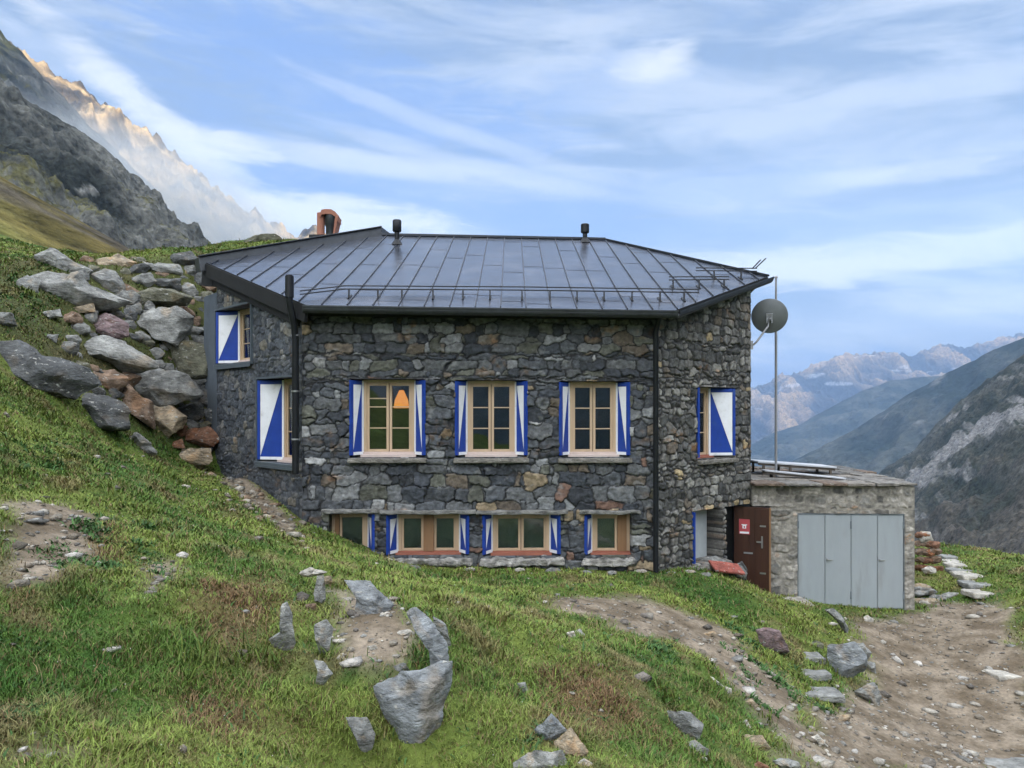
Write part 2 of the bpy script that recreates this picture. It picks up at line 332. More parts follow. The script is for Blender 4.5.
HOUSE = [(-3.39,12.5),(2.408,12.7),(4.53,14.6),(5.3,21.2),(-4.6,21.6),(-6.25,16.2),(-5.78,15.08)]
SHED = [(4.53,14.55),(7.54,14.42),(7.75,18.4),(4.9,18.4)]
DOORSTEP = [(3.9,14.05),(5.2,14.1),(5.2,14.8),(4.4,14.8)]
def inside(poly, x, y):
    r = np.zeros(np.shape(x), bool); k = len(poly)
    for i in range(k):
        (x0, y0), (x1, y1) = poly[i], poly[(i+1) % k]
        c = ((y0 > y) != (y1 > y)) & (x < (x1-x0)*(y-y0)/((y1-y0) or 1e-9)+x0)
        r ^= c
    return r
def poly_dist(poly, x, y):   # signed: positive inside
    d = np.full(np.shape(x), 1e9); k = len(poly)
    for i in range(k):
        a = np.array(poly[i]); b = np.array(poly[(i+1) % k]); ab = b-a
        t = np.clip(((x-a[0])*ab[0]+(y-a[1])*ab[1])/max(ab@ab, 1e-9), 0, 1)
        d = np.minimum(d, np.hypot(x-a[0]-t*ab[0], y-a[1]-t*ab[1]))
    return np.where(inside(poly, x, y), d, -d)
def ground_poly(pts): return [tuple(hit(*p)[:2]) for p in pts]
DIRT = [ground_poly(p) for p in [
  [(852,618),(915,612),(935,600),(985,600),(1005,610),(1010,640),(1045,665),(1060,768),(800,768),(790,725),(800,708),(850,695),(870,700),(860,660)],
  [(533,597),(640,603),(700,620),(740,642),(780,674),(805,708),(830,768),(780,768),(765,722),(728,690),(695,656),(648,640),(605,622),(548,606)],
  [(0,505),(60,500),(110,520),(90,560),(50,590),(0,590)],
  [(330,590),(400,600),(415,640),(400,670),(350,660),(335,620)],
  [(230,476),(300,528),(296,540),(224,484)],
  [(0,745),(60,735),(90,768),(0,768)],
  [(150,560),(175,560),(170,600),(140,600)]]]
BROWN = [ground_poly(p) for p in [[(185,590),(265,585),(280,625),(240,660),(195,630)],[(180,700),(260,690),(280,730),(200,740)],[(0,570),(30,570),(30,620),(0,620)],[(540,680),(620,680),(640,720),(560,730)],[(20,530),(120,530),(110,560),(20,570)]]]
def masks(x, y):
    nz = fbm(x*.9, y*.9, 1.5, 5)*1.1; nz2 = fbm(x*3.1, y*3.1, 4.5, 4)*.5
    dirt = np.zeros(np.shape(x))
    for i, p in enumerate(DIRT):
        sc = .28 if i < 2 else .16
        dirt = np.maximum(dirt, sstep(-1, 1, (poly_dist(p, x, y)/sc)+(nz+nz2)*1.6))
    dirt = np.maximum(dirt, .8*sstep(.34, .5, nz2+.35*nz+.02)*(y < 13))
    br = np.zeros(np.shape(x))
    for p in BROWN: br = np.maximum(br, sstep(-1, 1, (poly_dist(p, x, y)/.25)+(nz+nz2)*1.4))
    scree = sstep(0, 1, (poly_dist([(-12.5,11.2),(-7.4,11.3),(-6.6,12.5),(-5.9,14.6),(-6.3,18.2),(-11,17.2),(-14,16)], x, y))/.6+nz)
    return dirt, br, scree
def micro(x, y):
    return fbm(x*.8, y*.8, 0, 3)*.16+fbm(x*3.3, y*3.3, 5, 4)*.055
X0, X1, Y0, Y1, ST = -19., 17., .4, 30., .07
gx = np.arange(X0, X1+1e-6, ST); gy = np.arange(Y0, Y1+1e-6, ST); GX, GY = np.meshgrid(gx, gy)
# evaluate the smooth surface coarsely, then interpolate
cs = 3; cxs, cys = gx[::cs], gy[::cs]
if cxs[-1] < gx[-1]: cxs = np.append(cxs, gx[-1])
if cys[-1] < gy[-1]: cys = np.append(cys, gy[-1])
CG = ground_z(*np.meshgrid(cxs, cys))
tmp = np.array([np.interp(gx, cxs, r) for r in CG]); GZ = np.array([np.interp(gy, cys, tmp[:, j]) for j in range(tmp.shape[1])]).T
D_, B_, S_ = masks(GX, GY)
houseD = poly_dist(HOUSE, GX, GY); shedD = poly_dist(SHED, GX, GY)
near_wall = sstep(0, .8, -np.maximum(houseD, shedD))
GZ = GZ+micro(GX, GY)*(.15+.85*near_wall)*(1-.55*D_)+(D_*fbm(GX*7, GY*7, 2, 3)*.02)
# little terraces and clods on the bank
GZ = GZ+sstep(.1, .5, fbm(GX*2.2, GY*2.2, 8, 3))*.07*(1-D_)*near_wall*(GY < 11)
pit = np.maximum(np.maximum(houseD, shedD), poly_dist(DOORSTEP, GX, GY))
GZ = np.where(pit > .12, np.minimum(GZ, CZ-4.3), GZ)
def gz_at(x, y):
    fx = np.clip((np.asarray(x)-X0)/ST, 0, len(gx)-1.001); fy = np.clip((np.asarray(y)-Y0)/ST, 0, len(gy)-1.001)
    i, j = fx.astype(int), fy.astype(int); a, b = fx-i, fy-j
    return (GZ[j, i]*(1-a)+GZ[j, i+1]*a)*(1-b)+(GZ[j+1, i]*(1-a)+GZ[j+1, i+1]*a)*b
def grass_col(x, y):
    a = fbm(x*.5, y*.5, 3, 4)+.1; b = fbm(x*2.6, y*2.6, 6, 4)
    c = lerp3((.066, .130, .022), (.165, .215, .045), sstep(-.22, .28, a+b*.5))
    c = lerp3(c, (.036, .100, .016), sstep(.08, .34, b-.35*a)*.85)
    return lerp3(c, (.215, .155, .085), sstep(.10, .38, fbm(x*1.4, y*1.4, 21, 5)+.02)*.65)
def dirt_col(x, y):
    return lerp3((.120, .094, .063), (.255, .212, .158), sstep(-.3, .35, fbm(x*2.4, y*2.4, 14, 5)))
gcol = grass_col(GX, GY)*.66
gcol = lerp3(gcol, (.115, .075, .040), B_*.8)
gcol = lerp3(gcol, (.058, .060, .026), S_*.75)
gcol = gcol*(1-D_[..., None])+dirt_col(GX, GY)*D_[..., None]
def grid_faces(nx, ny, keep=None):
    idx = np.arange(nx*ny).reshape(ny, nx)
    f = np.stack([idx[:-1, :-1], idx[:-1, 1:], idx[1:, 1:], idx[1:, :-1]], -1)
    return f[keep] if keep is not None else f.reshape(-1, 4)
g = np_mesh('ground', np.stack([GX, GY, GZ], -1).reshape(-1, 3), grid_faces(len(gx), len(gy)), MT['ground'], col=gcol.reshape(-1, 3), smooth=True)
tag(g, kind='structure')
# the wider hillside around it
hx = np.arange(-160, 201, 2.); hy = np.arange(-60, 261, 2.); HX, HY = np.meshgrid(hx, hy); HZg = ground_z(HX, HY)
far = sstep(0, 20, np.maximum(np.maximum(X0-HX, HX-X1), np.maximum(Y0-HY, HY-Y1)))
HZg = HZg+far*fbm(HX*.05, HY*.05, 3, 5)*1.2-.12
kc = (HX[:-1, :-1] >= X0) & (HX[1:, 1:] <= X1) & (HY[:-1, :-1] >= Y0) & (HY[1:, 1:] <= Y1)
hc = lerp3((.085, .072, .026), (.185, .135, .050), sstep(-.3, .3, fbm(HX*.06, HY*.06, 9, 5)))
hc = lerp3(hc, (.085, .075, .055), sstep(.12, .25, fbm(HX*.045, HY*.09, 19, 5)))
hc = lerp3(hc, (.075, .11, .03), sstep(60, 35, HY))
hc = lerp3(hc, (.07, .06, .045), sstep(20, 60, HX)*.8)
g = np_mesh('hillside', np.stack([HX, HY, HZg], -1).reshape(-1, 3), grid_faces(len(hx), len(hy), ~kc), MT['mount_near'], col=hc.reshape(-1, 3), smooth=True)
tag(g, kind='structure')

# ------------------------------------------------------------------ mountains
def resample(pts, nu):
    p = np.array(pts, float); t = np.concatenate([[0], np.cumsum(np.hypot(np.diff(p[:, 0]), np.diff(p[:, 1])))])
    s = np.linspace(0, t[-1], nu); return np.stack([np.interp(s, t, p[:, k]) for k in range(p.shape[1])], 1)
def mountain(name, crest, foot, nu, nv, amp, wl, colour, seed=0, jag=0., back=1.0, nb=12, mtl='mount', zmin=None, aniso=(1, 1, 1), power=1.0, direct=False, push=.5):
    c = resample(crest, nu); f = resample(foot, nu)
    if direct: C, Fo = c, f
    else:
        C = np.stack([(c[:, 0]-CX)*c[:, 2]/F_PX, c[:, 2], CZ+(HZ-c[:, 1])*c[:, 2]/F_PX], 1)
        Fo = np.stack([(f[:, 0]-CX)*f[:, 2]/F_PX, f[:, 2], CZ+(HZ-f[:, 1])*f[:, 2]/F_PX], 1)
    v = np.linspace(0, 1, nv)**1.15
    front = C[None]*(1-v[:, None, None])+Fo[None]*v[:, None, None]
    front[..., 2] = C[None, :, 2]+(Fo[None, :, 2]-C[None, :, 2])*(v[:, None]**power)
    hd = C[:, :2]-Fo[:, :2]; hd = hd/np.maximum(np.linalg.norm(hd, axis=1), 1e-6)[:, None]
    hd = hd.mean(0); hd /= np.linalg.norm(hd)
    H = (C[:, 2]-Fo[:, 2]).max()*back
    w = np.linspace(1, 0, nb, endpoint=False)
    bk = np.repeat(C[None], nb, 0).copy(); bk[..., :2] += (w[:, None]*H*1.0)[..., None]*hd; bk[..., 2] -= w[:, None]*H
    V = np.concatenate([bk, front], 0); t = np.concatenate([-w, v])
    q = V/wl; a3 = aniso
    r = ridged(q[..., 0]*a3[0]+seed, q[..., 1]*a3[1], q[..., 2]*a3[2], 6)-.62
    r2 = fbm(q[..., 0]*3, q[..., 1]*3, q[..., 2]*3+seed, 5)
    lock = sstep(0, .16, np.abs(t))[:, None]
    d = (r*amp+r2*amp*.55)*(.15+.85*lock)
    if jag: d = d+(jag*(ridged(q[..., 0]*2.6+seed+5, q[..., 1]*2.6, 0*q[..., 2], 5)-.6)+jag*.5*fbm(q[..., 0]*9, q[..., 1]*9, 2, 4))*(1-lock*.6)
    V[..., 2] += d
    V[..., 0] -= hd[0]*(r*amp*push); V[..., 1] -= hd[1]*(r*amp*push)
    # per point colour from steepness and strata
    gy_ = np.gradient(V, axis=0); gx_ = np.gradient(V, axis=1); nrm = np.cross(gx_, gy_); nrm /= np.maximum(np.linalg.norm(nrm, axis=-1), 1e-9)[..., None]
    colr = colour(V, np.abs(nrm[..., 2]), t[:, None]*np.ones(nu), np.linspace(0, 1, nu)[None]*np.ones((len(t), 1)), r, r2)
    o = np_mesh(name, V.reshape(-1, 3), grid_faces(nu, len(t)), MT[mtl], col=colr.reshape(-1, 3), smooth=False)
    return tag(o, kind='structure')

def col_cliff(V, nz, v, u, r, r2):
    x, y, z = V[..., 0], V[..., 1], V[..., 2]
    c = lerp3((.026, .031, .029), (.125, .128, .116), sstep(-.30, .40, fbm(x*.02+z*.015, y*.01, z*.035, 5)+r*.8))
    c = lerp3(c, (.085, .082, .028), sstep(-.04, .14, fbm(x*.012, y*.012, z*.012+7, 5)-.12+(nz-.62)*.5)*.85)
    c = lerp3(c, (.24, .24, .22), sstep(.30, .42, fbm(x*.03, y*.03, z*.06+3, 4)))
    return c
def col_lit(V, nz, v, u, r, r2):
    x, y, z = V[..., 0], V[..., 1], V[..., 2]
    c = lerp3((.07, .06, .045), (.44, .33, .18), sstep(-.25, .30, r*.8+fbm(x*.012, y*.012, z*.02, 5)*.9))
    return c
def col_far(V, nz, v, u, r, r2):
    x, y, z = V[..., 0], V[..., 1], V[..., 2]
    c = lerp3((.035, .035, .035), (.34, .235, .13), sstep(-.15, .3, r+r2*.5))
    snow = sstep(.14, .2, fbm(x*.0016, y*.0016, z*.012+2, 5)-.14)*sstep(.0, .1, v)*sstep(.6, .35, v)
    return lerp3(c, (.80, .82, .85), snow*.35)
def col_mid(V, nz, v, u, r, r2):
    x, y, z = V[..., 0], V[..., 1], V[..., 2]
    c = lerp3((.022, .032, .026), (.068, .074, .060), sstep(-.25, .3, fbm(x*.004, y*.004, z*.008, 6)+r*.8))
    return lerp3(c, (.17, .17, .16), sstep(.26, .42, r2+.1*r)*.5)
def col_slope(V, nz, v, u, r, r2):
    x, y, z = V[..., 0], V[..., 1], V[..., 2]
    a, b = u*30, v*9
    ct, st_ = math.cos(-.50), math.sin(-.50)
    uu, vv = (u*2.6*ct-v*1.0*st_), (u*2.6*st_+v*1.0*ct)
    base = lerp3((.030, .037, .030), (.072, .074, .062), sstep(-.25, .3, fbm(uu*4, vv*16, 2, 6)+r*.5))
    rock = sstep(.04, .42, fbm(uu*3.2+3, vv*20, 5, 6)+.9*np.exp(-((v-(.34+.10*(1-u)))/.09)**2)*.5-.06)
    base = lerp3(base, (.19, .19, .185), rock)
    return lerp3(base, (.080, .070, .058), sstep(.62, .78, v+r2*.3)*.6)

CLIFF = [(-260,-160,330),(-120,-10,330),(0,82,340),(12,90,342),(30,101,345),(60,119,352),(90,140,362),(120,163,375),(140,182,385),(160,203,395),(180,222,405),(200,238,415),(222,262,430),(260,300,450)]
mountain('cliff', CLIFF, [(-260,330,140),(0,330,150),(60,330,165),(120,330,180),(200,330,190),(260,330,200)], 520, 240, 22, 62, col_cliff, 3, 2.2, mtl='mount_near', aniso=(1.2, 1.2, .5))
mountain('misty_ridge', [(-300,-260,900),(-60,-50,900),(0,28,900),(20,48,910),(45,80,930),(65,98,950),(90,125,1000),(130,165,1050),(180,215,1150),(215,245,1200),(270,262,1250)],
         [(-300,420,500),(0,420,520),(150,420,620),(270,420,700)], 260, 110, 55, 170, col_cliff, 9, 9)
LIT_ = None
LIT = [(-120,-60,1900),(-20,20,1930),(38,64,1950),(60,74,1980),(80,84,2000),(100,100,2040),(115,106,2060),(130,124,2080),(150,133,2150),(170,152,2200),(190,163,2250),(212,186,2350),(232,202,2450),(247,210,2500),(256,207,2550),(264,219,2600),(282,228,2700),(294,240,2800),(301,236,2850),(312,224,2900),(322,230,2950),(335,238,3000),(360,262,3100),(420,300,3300)]
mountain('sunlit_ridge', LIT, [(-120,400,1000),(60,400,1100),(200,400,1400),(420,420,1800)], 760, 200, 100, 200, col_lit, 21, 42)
FAR = [(560,430,9000),(660,415,9000),(740,396,9000),(757,386,9000),(775,380,9000),(790,374,9000),(803,374,9000),(820,364,9000),(838,357,9000),(850,353,9000),(862,356,9000),(875,352,9000),(888,352,9000),(900,355,9000),(912,357,9000),(925,350,9000),(938,348,9000),(948,344,9000),(962,346,9000),(975,345,9000),(985,345,9000),(996,340,9000),(1010,335,9000),(1024,332,9000),(1100,322,9000),(1300,300,9000)]
mountain('far_range', FAR, [(560,470,6500),(1300,470,6500)], 1100, 240, 300, 760, col_far, 5, push=1.3, jag=120, aniso=(1.1, .25, .22))
mountain('middle_ridge', [(560,500,5200),(700,470,5200),(750,445,5200),(775,432,5200),(800,424,5200),(830,408,5200),(860,391,5200),(890,380,5200),(915,376,5200),(950,376,5200),(1000,372,5200),(1300,372,5200)],
         [(560,540,3900),(1300,540,3900)], 300, 90, 130, 600, col_mid, 31, 10)
mountain('blue_ridge', [(600,520,3300),(755,478,3300),(800,457,3250),(830,443,3200),(850,432,3200),(880,413,3150),(905,396,3100),(930,383,3050),(950,371,3000),(980,356,2900),(1024,337,2800),(1100,295,2700),(1300,190,2600)],
         [(600,560,2100),(1300,600,1900)], 300, 100, 100, 420, col_mid, 41, 8)
mountain('valley_slope', [(820,500,1500),(868,482,1450),(886,468,1400),(900,459,1350),(914,450,1300),(935,426,1220),(958,403,1150),(988,379,1060),(1024,354,960),(1060,326,900),(1120,280,840),(1250,170,800),(1500,40,760)],
         [(800,700,360),(900,690,300),(1024,690,250),(1500,760,200)], 520, 340, 26, 110, col_slope, 51, 5, mtl='mount_near')
# the valley's sunward wall, to the right of and behind the viewer: it keeps the hut in evening shade
_ax = np.array([math.sin(SUN_AZ), math.cos(SUN_AZ)]); _w = np.array([-_ax[1], _ax[0]])
SH = []
for w_, h_ in [(-4200,500),(-2600,900),(-1200,1120),(0,1150),(900,1120),(1700,1080),(2500,820),(3100,430),(3900,150)]:
    pnt = _ax*2500+_w*w_; SH.append((pnt[0], pnt[1], CZ+h_))
mountain('shadow_ridge', SH, [(a[0]-_ax[0]*1700, a[1]-_ax[1]*1700, CZ-250) for a in SH], 160, 50, 60, 400, col_mid, 61, 20, direct=True)
SE = []  # added ridge out of view, shaped to shade the far range in patches
for w_, h_ in [(5200,500),(6200,950),(7200,1080),(8000,1010),(8600,1130),(9100,1020),(9700,1150),(10200,1040),(10800,1150),(11500,1080),(12200,800)]:
    pnt = _ax*2500+_w*w_; SE.append((pnt[0], pnt[1], CZ+h_))
mountain('unseen_shade_ridge', SE, [(a[0]-_ax[0]*1300, a[1]-_ax[1]*1300, CZ-300) for a in SE], 200, 50, 120, 500, col_mid, 71, 60, direct=True)
vx = np.linspace(-16000, 16000, 41); VX, VY = np.meshgrid(vx, vx)
g = np_mesh('valley_floor', np.stack([VX, VY, np.full_like(VX, -430)], -1).reshape(-1, 3), grid_faces(41, 41), MT['mount'], col=np.tile((.06, .07, .04), (41*41, 1)))
tag(g, kind='structure')

# ------------------------------------------------------------------ the air
def haze():
    m = bpy.data.materials.new('haze_air'); m.use_nodes = True; n = NT(m.node_tree)
    v = n('ShaderNodeVolumePrincipled', ins={'Color': (.42, .64, 1.0, 1), 'Density': HAZE_D, 'Anisotropy': .1})
    n('ShaderNodeOutputMaterial', ins={'Volume': v.outputs[0]})
    b = MB().box((-9500, -3500, -440), (9500, 11500, 2600)); o = b.build('haze', m, origin=(0, 1000, 0)); tag(o, kind='stuff')
    m2 = bpy.data.materials.new('mist_air'); m2.use_nodes = True; n = NT(m2.node_tree)
    co = n('ShaderNodeTexCoord').outputs['Object']
    mp = n('ShaderNodeMapping', ins={'Vector': co, 'Scale': (.0035, .0022, .0050), 'Rotation': (0, .5, .2)}).outputs[0]
    nz = n('ShaderNodeTexNoise', ins={'Vector': mp, 'Scale': 1.0, 'Detail': 4.0, 'Roughness': .55, 'Distortion': .5}).outputs[0]
    # thins out towards the edges of the bank, in the bank's own axes
    gsp = n('ShaderNodeSeparateXYZ', ins={0: co})
    e2 = M(n, 'ADD', M(n, 'POWER', M(n, 'ABSOLUTE', M(n, 'DIVIDE', gsp.outputs[0], MIST_R[0])), 2), M(n, 'ADD', M(n, 'POWER', M(n, 'ABSOLUTE', M(n, 'DIVIDE', gsp.outputs[1], MIST_R[1])), 2), M(n, 'POWER', M(n, 'ABSOLUTE', M(n, 'DIVIDE', gsp.outputs[2], MIST_R[2])), 2)))
    edge = RAMP(n, e2, 1.0, .25)
    d = M(n, 'MULTIPLY', M(n, 'MULTIPLY', RAMP(n, nz, .30, .62), edge), MIST_D)
    v = n('ShaderNodeVolumePrincipled', ins={'Color': (.90, .96, 1, 1), 'Density': d, 'Anisotropy': .2})
    n('ShaderNodeOutputMaterial', ins={'Volume': v.outputs[0]})
    V, F = ico(3); V = V*np.array(MIST_R)
    o = np_mesh('mist', V, F, m2); o.location = MIST_C; o.rotation_euler = MIST_ROT; tag(o, kind='stuff')
def ico(sub):
    bm = bmesh.new(); bmesh.ops.create_icosphere(bm, subdivisions=sub, radius=1)
    V = np.array([v.co[:] for v in bm.verts]); F = np.array([[v.index for v in f.verts] for f in bm.faces]); bm.free(); return V, F
HAZE_D = 7.5e-5
MIST_D = .014
# the bank of mist lies along the slope, between the cliff and the sunlit ridge
_a, _b = P(-30, 75, 640), P(268, 243, 1150); _d = Vector(_b-_a)
MIST_C = tuple((_a+_b)/2-np.array([0, 0, 22])); MIST_R = (_d.length*.62, 130, 50)
MIST_ROT = _d.to_track_quat('X', 'Z').to_euler()
haze()

# ------------------------------------------------------------------ masonry
PAL_MAIN = [((.040,.046,.054), 5), ((.066,.073,.080), 7), ((.100,.106,.108), 5), ((.098,.102,.082), 3), ((.18,.188,.188), 2.2), ((.30,.305,.30), .7), ((.115,.095,.072), 1.6), ((.14,.085,.062), .4), ((.24,.19,.12), .35)]
PAL_SIDE = [((.085,.086,.080), 5), ((.125,.122,.110), 6), ((.17,.165,.148), 4), ((.235,.23,.205), 2.2), ((.14,.118,.09), 1.4), ((.33,.26,.15), .3), ((.05,.052,.05), 1.5)]
PAL_LEFT = [((.048,.056,.066), 6), ((.070,.079,.090), 6), ((.095,.10,.104), 3), ((.15,.14,.115), .8), ((.18,.18,.17), .6)]
PAL_SHED = [((.20,.19,.165), 5), ((.27,.255,.225), 5), ((.14,.135,.12), 2.5), ((.34,.32,.28), 3), ((.09,.088,.08), 1.2)]
def stone_wall(name, parent, a, b, zb, ztop, openings, pal, seed, thick=.35, st=.0135, hr=(.04, .20), wr=(.07, .52), relief=.95, mortar=(.020, .021, .022), joint=.0075, flush=0.0, ext=(0, 0)):
    rng = np.random.default_rng(seed); a = np.array(a, float); b = np.array(b, float); L = np.linalg.norm(b-a); t = (b-a)/L; out = np.array([t[1], -t[0]])
    S = np.linspace(-ext[0], L+ext[1], int((L+ext[0]+ext[1])/st)+1); zt = max(ztop(a+t*s) for s in np.linspace(0, L, 9))
    Z = np.linspace(zb, zt, int((zt-zb)/st)+1)
    for (s0, s1, z0, z1) in openings:
        for v in (s0, s1):
            if S[0] < v < S[-1]: S[np.argmin(abs(S-v))] = v
        for v in (z0, z1):
            if Z[0] < v < Z[-1]: Z[np.argmin(abs(Z-v))] = v
    SS, ZZ = np.meshgrid(S, Z)
    seeds = []; z = zb-.1
    while z < zt+.2:
        h = rng.uniform(*hr)*(1.25 if rng.random() < .2 else 1); s = S[0]-.3-rng.random()*.2
        while s < S[-1]+.4:
            w = rng.uniform(*wr)*(.55 if rng.random() < .25 else 1)
            big = rng.random() < .10
            seeds.append((s+w/2, z+h/2+rng.normal()*h*.16+(h*.25 if big else 0), w*.5, h*(.5 if not big else .8), rng.normal()*.12))
            s += w
        z += h
    seeds = np.array(seeds); K = len(seeds)
    wts = np.array([p[1] for p in pal]); pc = np.array([p[0] for p in pal])[rng.choice(len(pal), K, p=wts/wts.sum())]*rng.uniform(.78, 1.25, (K, 1))
    pro = rng.uniform(-.012, .022, K)*relief; tl = rng.normal(size=(K, 2))*.09*relief; ph = rng.uniform(0, 50, K)
    wx = SS+fbm(SS*5, ZZ*5, seed, 4)*.085; wz = ZZ+fbm(SS*5+9, ZZ*5, seed+3, 4)*.075
    F1 = np.full(SS.shape, 1e9); F2 = F1.copy(); I1 = np.zeros(SS.shape, int)
    B = 48
    for i in range(0, SS.shape[0], B):
        for j in range(0, SS.shape[1], B):
            x = wx[i:i+B, j:j+B]; zz = wz[i:i+B, j:j+B]
            c = np.where((abs(seeds[:, 0]-x.mean()) < .35+.5) & (abs(seeds[:, 1]-zz.mean()) < .35+.3))[0]
            q = seeds[c]; dx = x[..., None]-q[:, 0]; dz = zz[..., None]-q[:, 1]
            u = dx*np.cos(q[:, 4])+dz*np.sin(q[:, 4]); v = -dx*np.sin(q[:, 4])+dz*np.cos(q[:, 4])
            d = (np.abs(u/q[:, 2])**5+np.abs(v/q[:, 3])**5)**(1/5)
            o2 = np.argpartition(d, 1, axis=-1)[..., :2]; dd = np.take_along_axis(d, o2, -1); od = np.argsort(dd, -1); dd = np.take_along_axis(dd, od, -1); o2 = np.take_along_axis(o2, od, -1)
            F1[i:i+B, j:j+B] = dd[..., 0]; F2[i:i+B, j:j+B] = dd[..., 1]; I1[i:i+B, j:j+B] = c[o2[..., 0]]
    q = seeds[I1]; e = (F2-F1)*np.minimum(q[..., 2], q[..., 3])*.62
    e = e+fbm(SS*22, ZZ*22, seed, 2)*.006
    jm = sstep(joint*.35, joint*1.5, e)
    rough = fbm(SS*9+ph[I1], ZZ*9, ph[I1], 4)*.034+fbm(SS*34, ZZ*34, 2, 2)*.006
    D = pro[I1]+(SS-q[..., 0])*tl[I1, 0]+(ZZ-q[..., 1])*tl[I1, 1]+rough*relief
    D = D-(1-sstep(0, .022, e))*.005*relief
    D = D*jm-(1-jm)*.022*relief*(1-flush)
    col = pc[I1]*(1+.85*fbm(SS*12+ph[I1], ZZ*16, 0, 5))[..., None]*(.90+.35*sstep(-.02, .03, rough))[..., None]
    rustm = sstep(.16, .34, fbm(SS*1.1+seed, ZZ*1.6, 12, 4))*sstep(-.1, .2, fbm(SS*7, ZZ*7, 55, 3)); col = col*(1-rustm[..., None]*(1-np.array([1.45, .98, .68])))
    lich = sstep(.24, .36, fbm(SS*3.2, ZZ*4.5, seed+30, 5)); col = lerp3(col, (.22, .225, .215), lich*.5)
    mcol = np.array(mortar)*(1+.5*fbm(SS*8, ZZ*8, 40, 3))[..., None]
    col = col*jm[..., None]+mcol*(1-jm[..., None]); col = np.clip(col, .006, .8)
    taper = np.minimum(sstep(-.0, .05, SS-S[0]), sstep(-.0, .05, S[-1]-SS))*.7+.3; D = D*taper
    ZT = np.array([ztop(a+t*s) for s in S])[None, :]
    zc = np.minimum(ZZ, ZT)
    V = np.stack([a[0]+t[0]*SS+out[0]*D, a[1]+t[1]*SS+out[1]*D, zc], -1)
    ms, mz = (S[:-1]+S[1:])/2, (Z[:-1]+Z[1:])/2; MS, MZ = np.meshgrid(ms, mz)
    keep = ZZ[:-1, :-1] < np.minimum(ZT[:, :-1], ZT[:, 1:])-.002
    for (s0, s1, z0, z1) in openings: keep &= ~((MS > s0) & (MS < s1) & (MZ > z0) & (MZ < z1))
    ny, nx = SS.shape; idx = np.arange(nx*ny).reshape(ny, nx)
    Fq = [grid_faces(nx, ny, keep)]
    bk = V.copy(); bk[..., 0] = a[0]+t[0]*SS-out[0]*thick; bk[..., 1] = a[1]+t[1]*SS-out[1]*thick
    off = nx*ny; kp = np.pad(keep, 1)
    hz = kp[1:, 1:-1] != kp[:-1, 1:-1]; i, j = np.where(hz); A_, B_2 = idx[i, j], idx[i, j+1]
    Fq.append(np.stack([A_, B_2, B_2+off, A_+off], -1))
    vt = kp[1:-1, 1:] != kp[1:-1, :-1]; i, j = np.where(vt); A_, B_2 = idx[i, j], idx[i+1, j]
    Fq.append(np.stack([A_, B_2, B_2+off, A_+off], -1))
    Vall = np.concatenate([V.reshape(-1, 3), bk.reshape(-1, 3)]); Fa = np.concatenate(Fq)
    used, inv = np.unique(Fa, return_inverse=True)
    call = np.concatenate([col.reshape(-1, 3), col.reshape(-1, 3)*.8])
    return np_mesh(name, Vall[used], inv.reshape(-1, 4), MT['stone'], parent, col=call[used], smooth=True)
class Wall:
    def __init__(s, a, b):
        s.a = np.array(a, float); s.b = np.array(b, float); s.L = np.linalg.norm(s.b-s.a); s.t = (s.b-s.a)/s.L; s.out = np.array([s.t[1], -s.t[0]])
    def s_at(s, px):    # distance along the wall seen in column px
        k = (px-CX)/F_PX; return (k*s.a[1]-s.a[0])/(s.t[0]-k*s.t[1])
    def pt(s, u): return s.a+s.t*u
    def z_at(s, px, py): return CZ+(HZ-py)*s.pt(s.s_at(px))[1]/F_PX
    def op(s, x0, x1, y0, y1, xr=None):
        c = (x0+x1)/2 if xr is None else xr
        return (s.s_at(x0), s.s_at(x1), s.z_at(c, y1), s.z_at(c, y0))
    def frame(s, u, z, depth=0.): p = s.pt(u)-s.out*depth; return dict(o=(p[0], p[1], z), ex=(*s.t, 0), ey=(-s.out[0], -s.out[1], 0), ez=(0, 0, 1))
def rough_box(name, a, b, colour, amp=.02, cuts=7, parent=None, fr=None, seed=0, mtl='boulder', origin=None, freq=5., skew=0.0, var=.35):
    bm = bmesh.new(); bmesh.ops.create_cube(bm, size=1)
    a = np.array(a, float); b = np.array(b, float); sz = b-a
    for v in bm.verts: v.co = Vector((a+(np.array(v.co[:])+.5)*sz).tolist())
    # even out: cut long axes more
    bmesh.ops.bevel(bm, geom=bm.edges[:], offset=min(sz)*.22, segments=2, affect='EDGES', profile=.6)
    for k in range(5):
        ed = [e for e in bm.edges if e.calc_length() > max(max(sz)/cuts, .015)]
        if not ed: break
        bmesh.ops.subdivide_edges(bm, edges=ed, cuts=1, use_grid_fill=True)
    bmesh.ops.triangulate(bm, faces=bm.faces[:])
    V = np.array([v.co[:] for v in bm.verts]); F = np.array([[v.index for v in f.verts] for f in bm.faces]); bm.free()
    V0 = V.copy(); q = V*freq+seed*3.7
    for k in range(3): V[:, k] += amp*fbm(q[:, 0]+k*11, q[:, 1], q[:, 2], 4)*(1 if sz[k] > .12 else .7)*1.6
    if skew: V[:, 0] += skew*(V0[:, 2]-a[2])
    c = np.array(colour)*(1+var*1.6*fbm(q[:, 0]*1.5, q[:, 1]*1.5, q[:, 2]*1.5+9, 4))[:, None]
    if fr:
        R = np.array([fr['ex'], fr['ey'], fr['ez']], float); V = np.array(fr['o'])+V@R
    return np_mesh(name, V, F, MT[mtl], parent, origin=origin, col=np.clip(c, .01, .9), smooth=True)

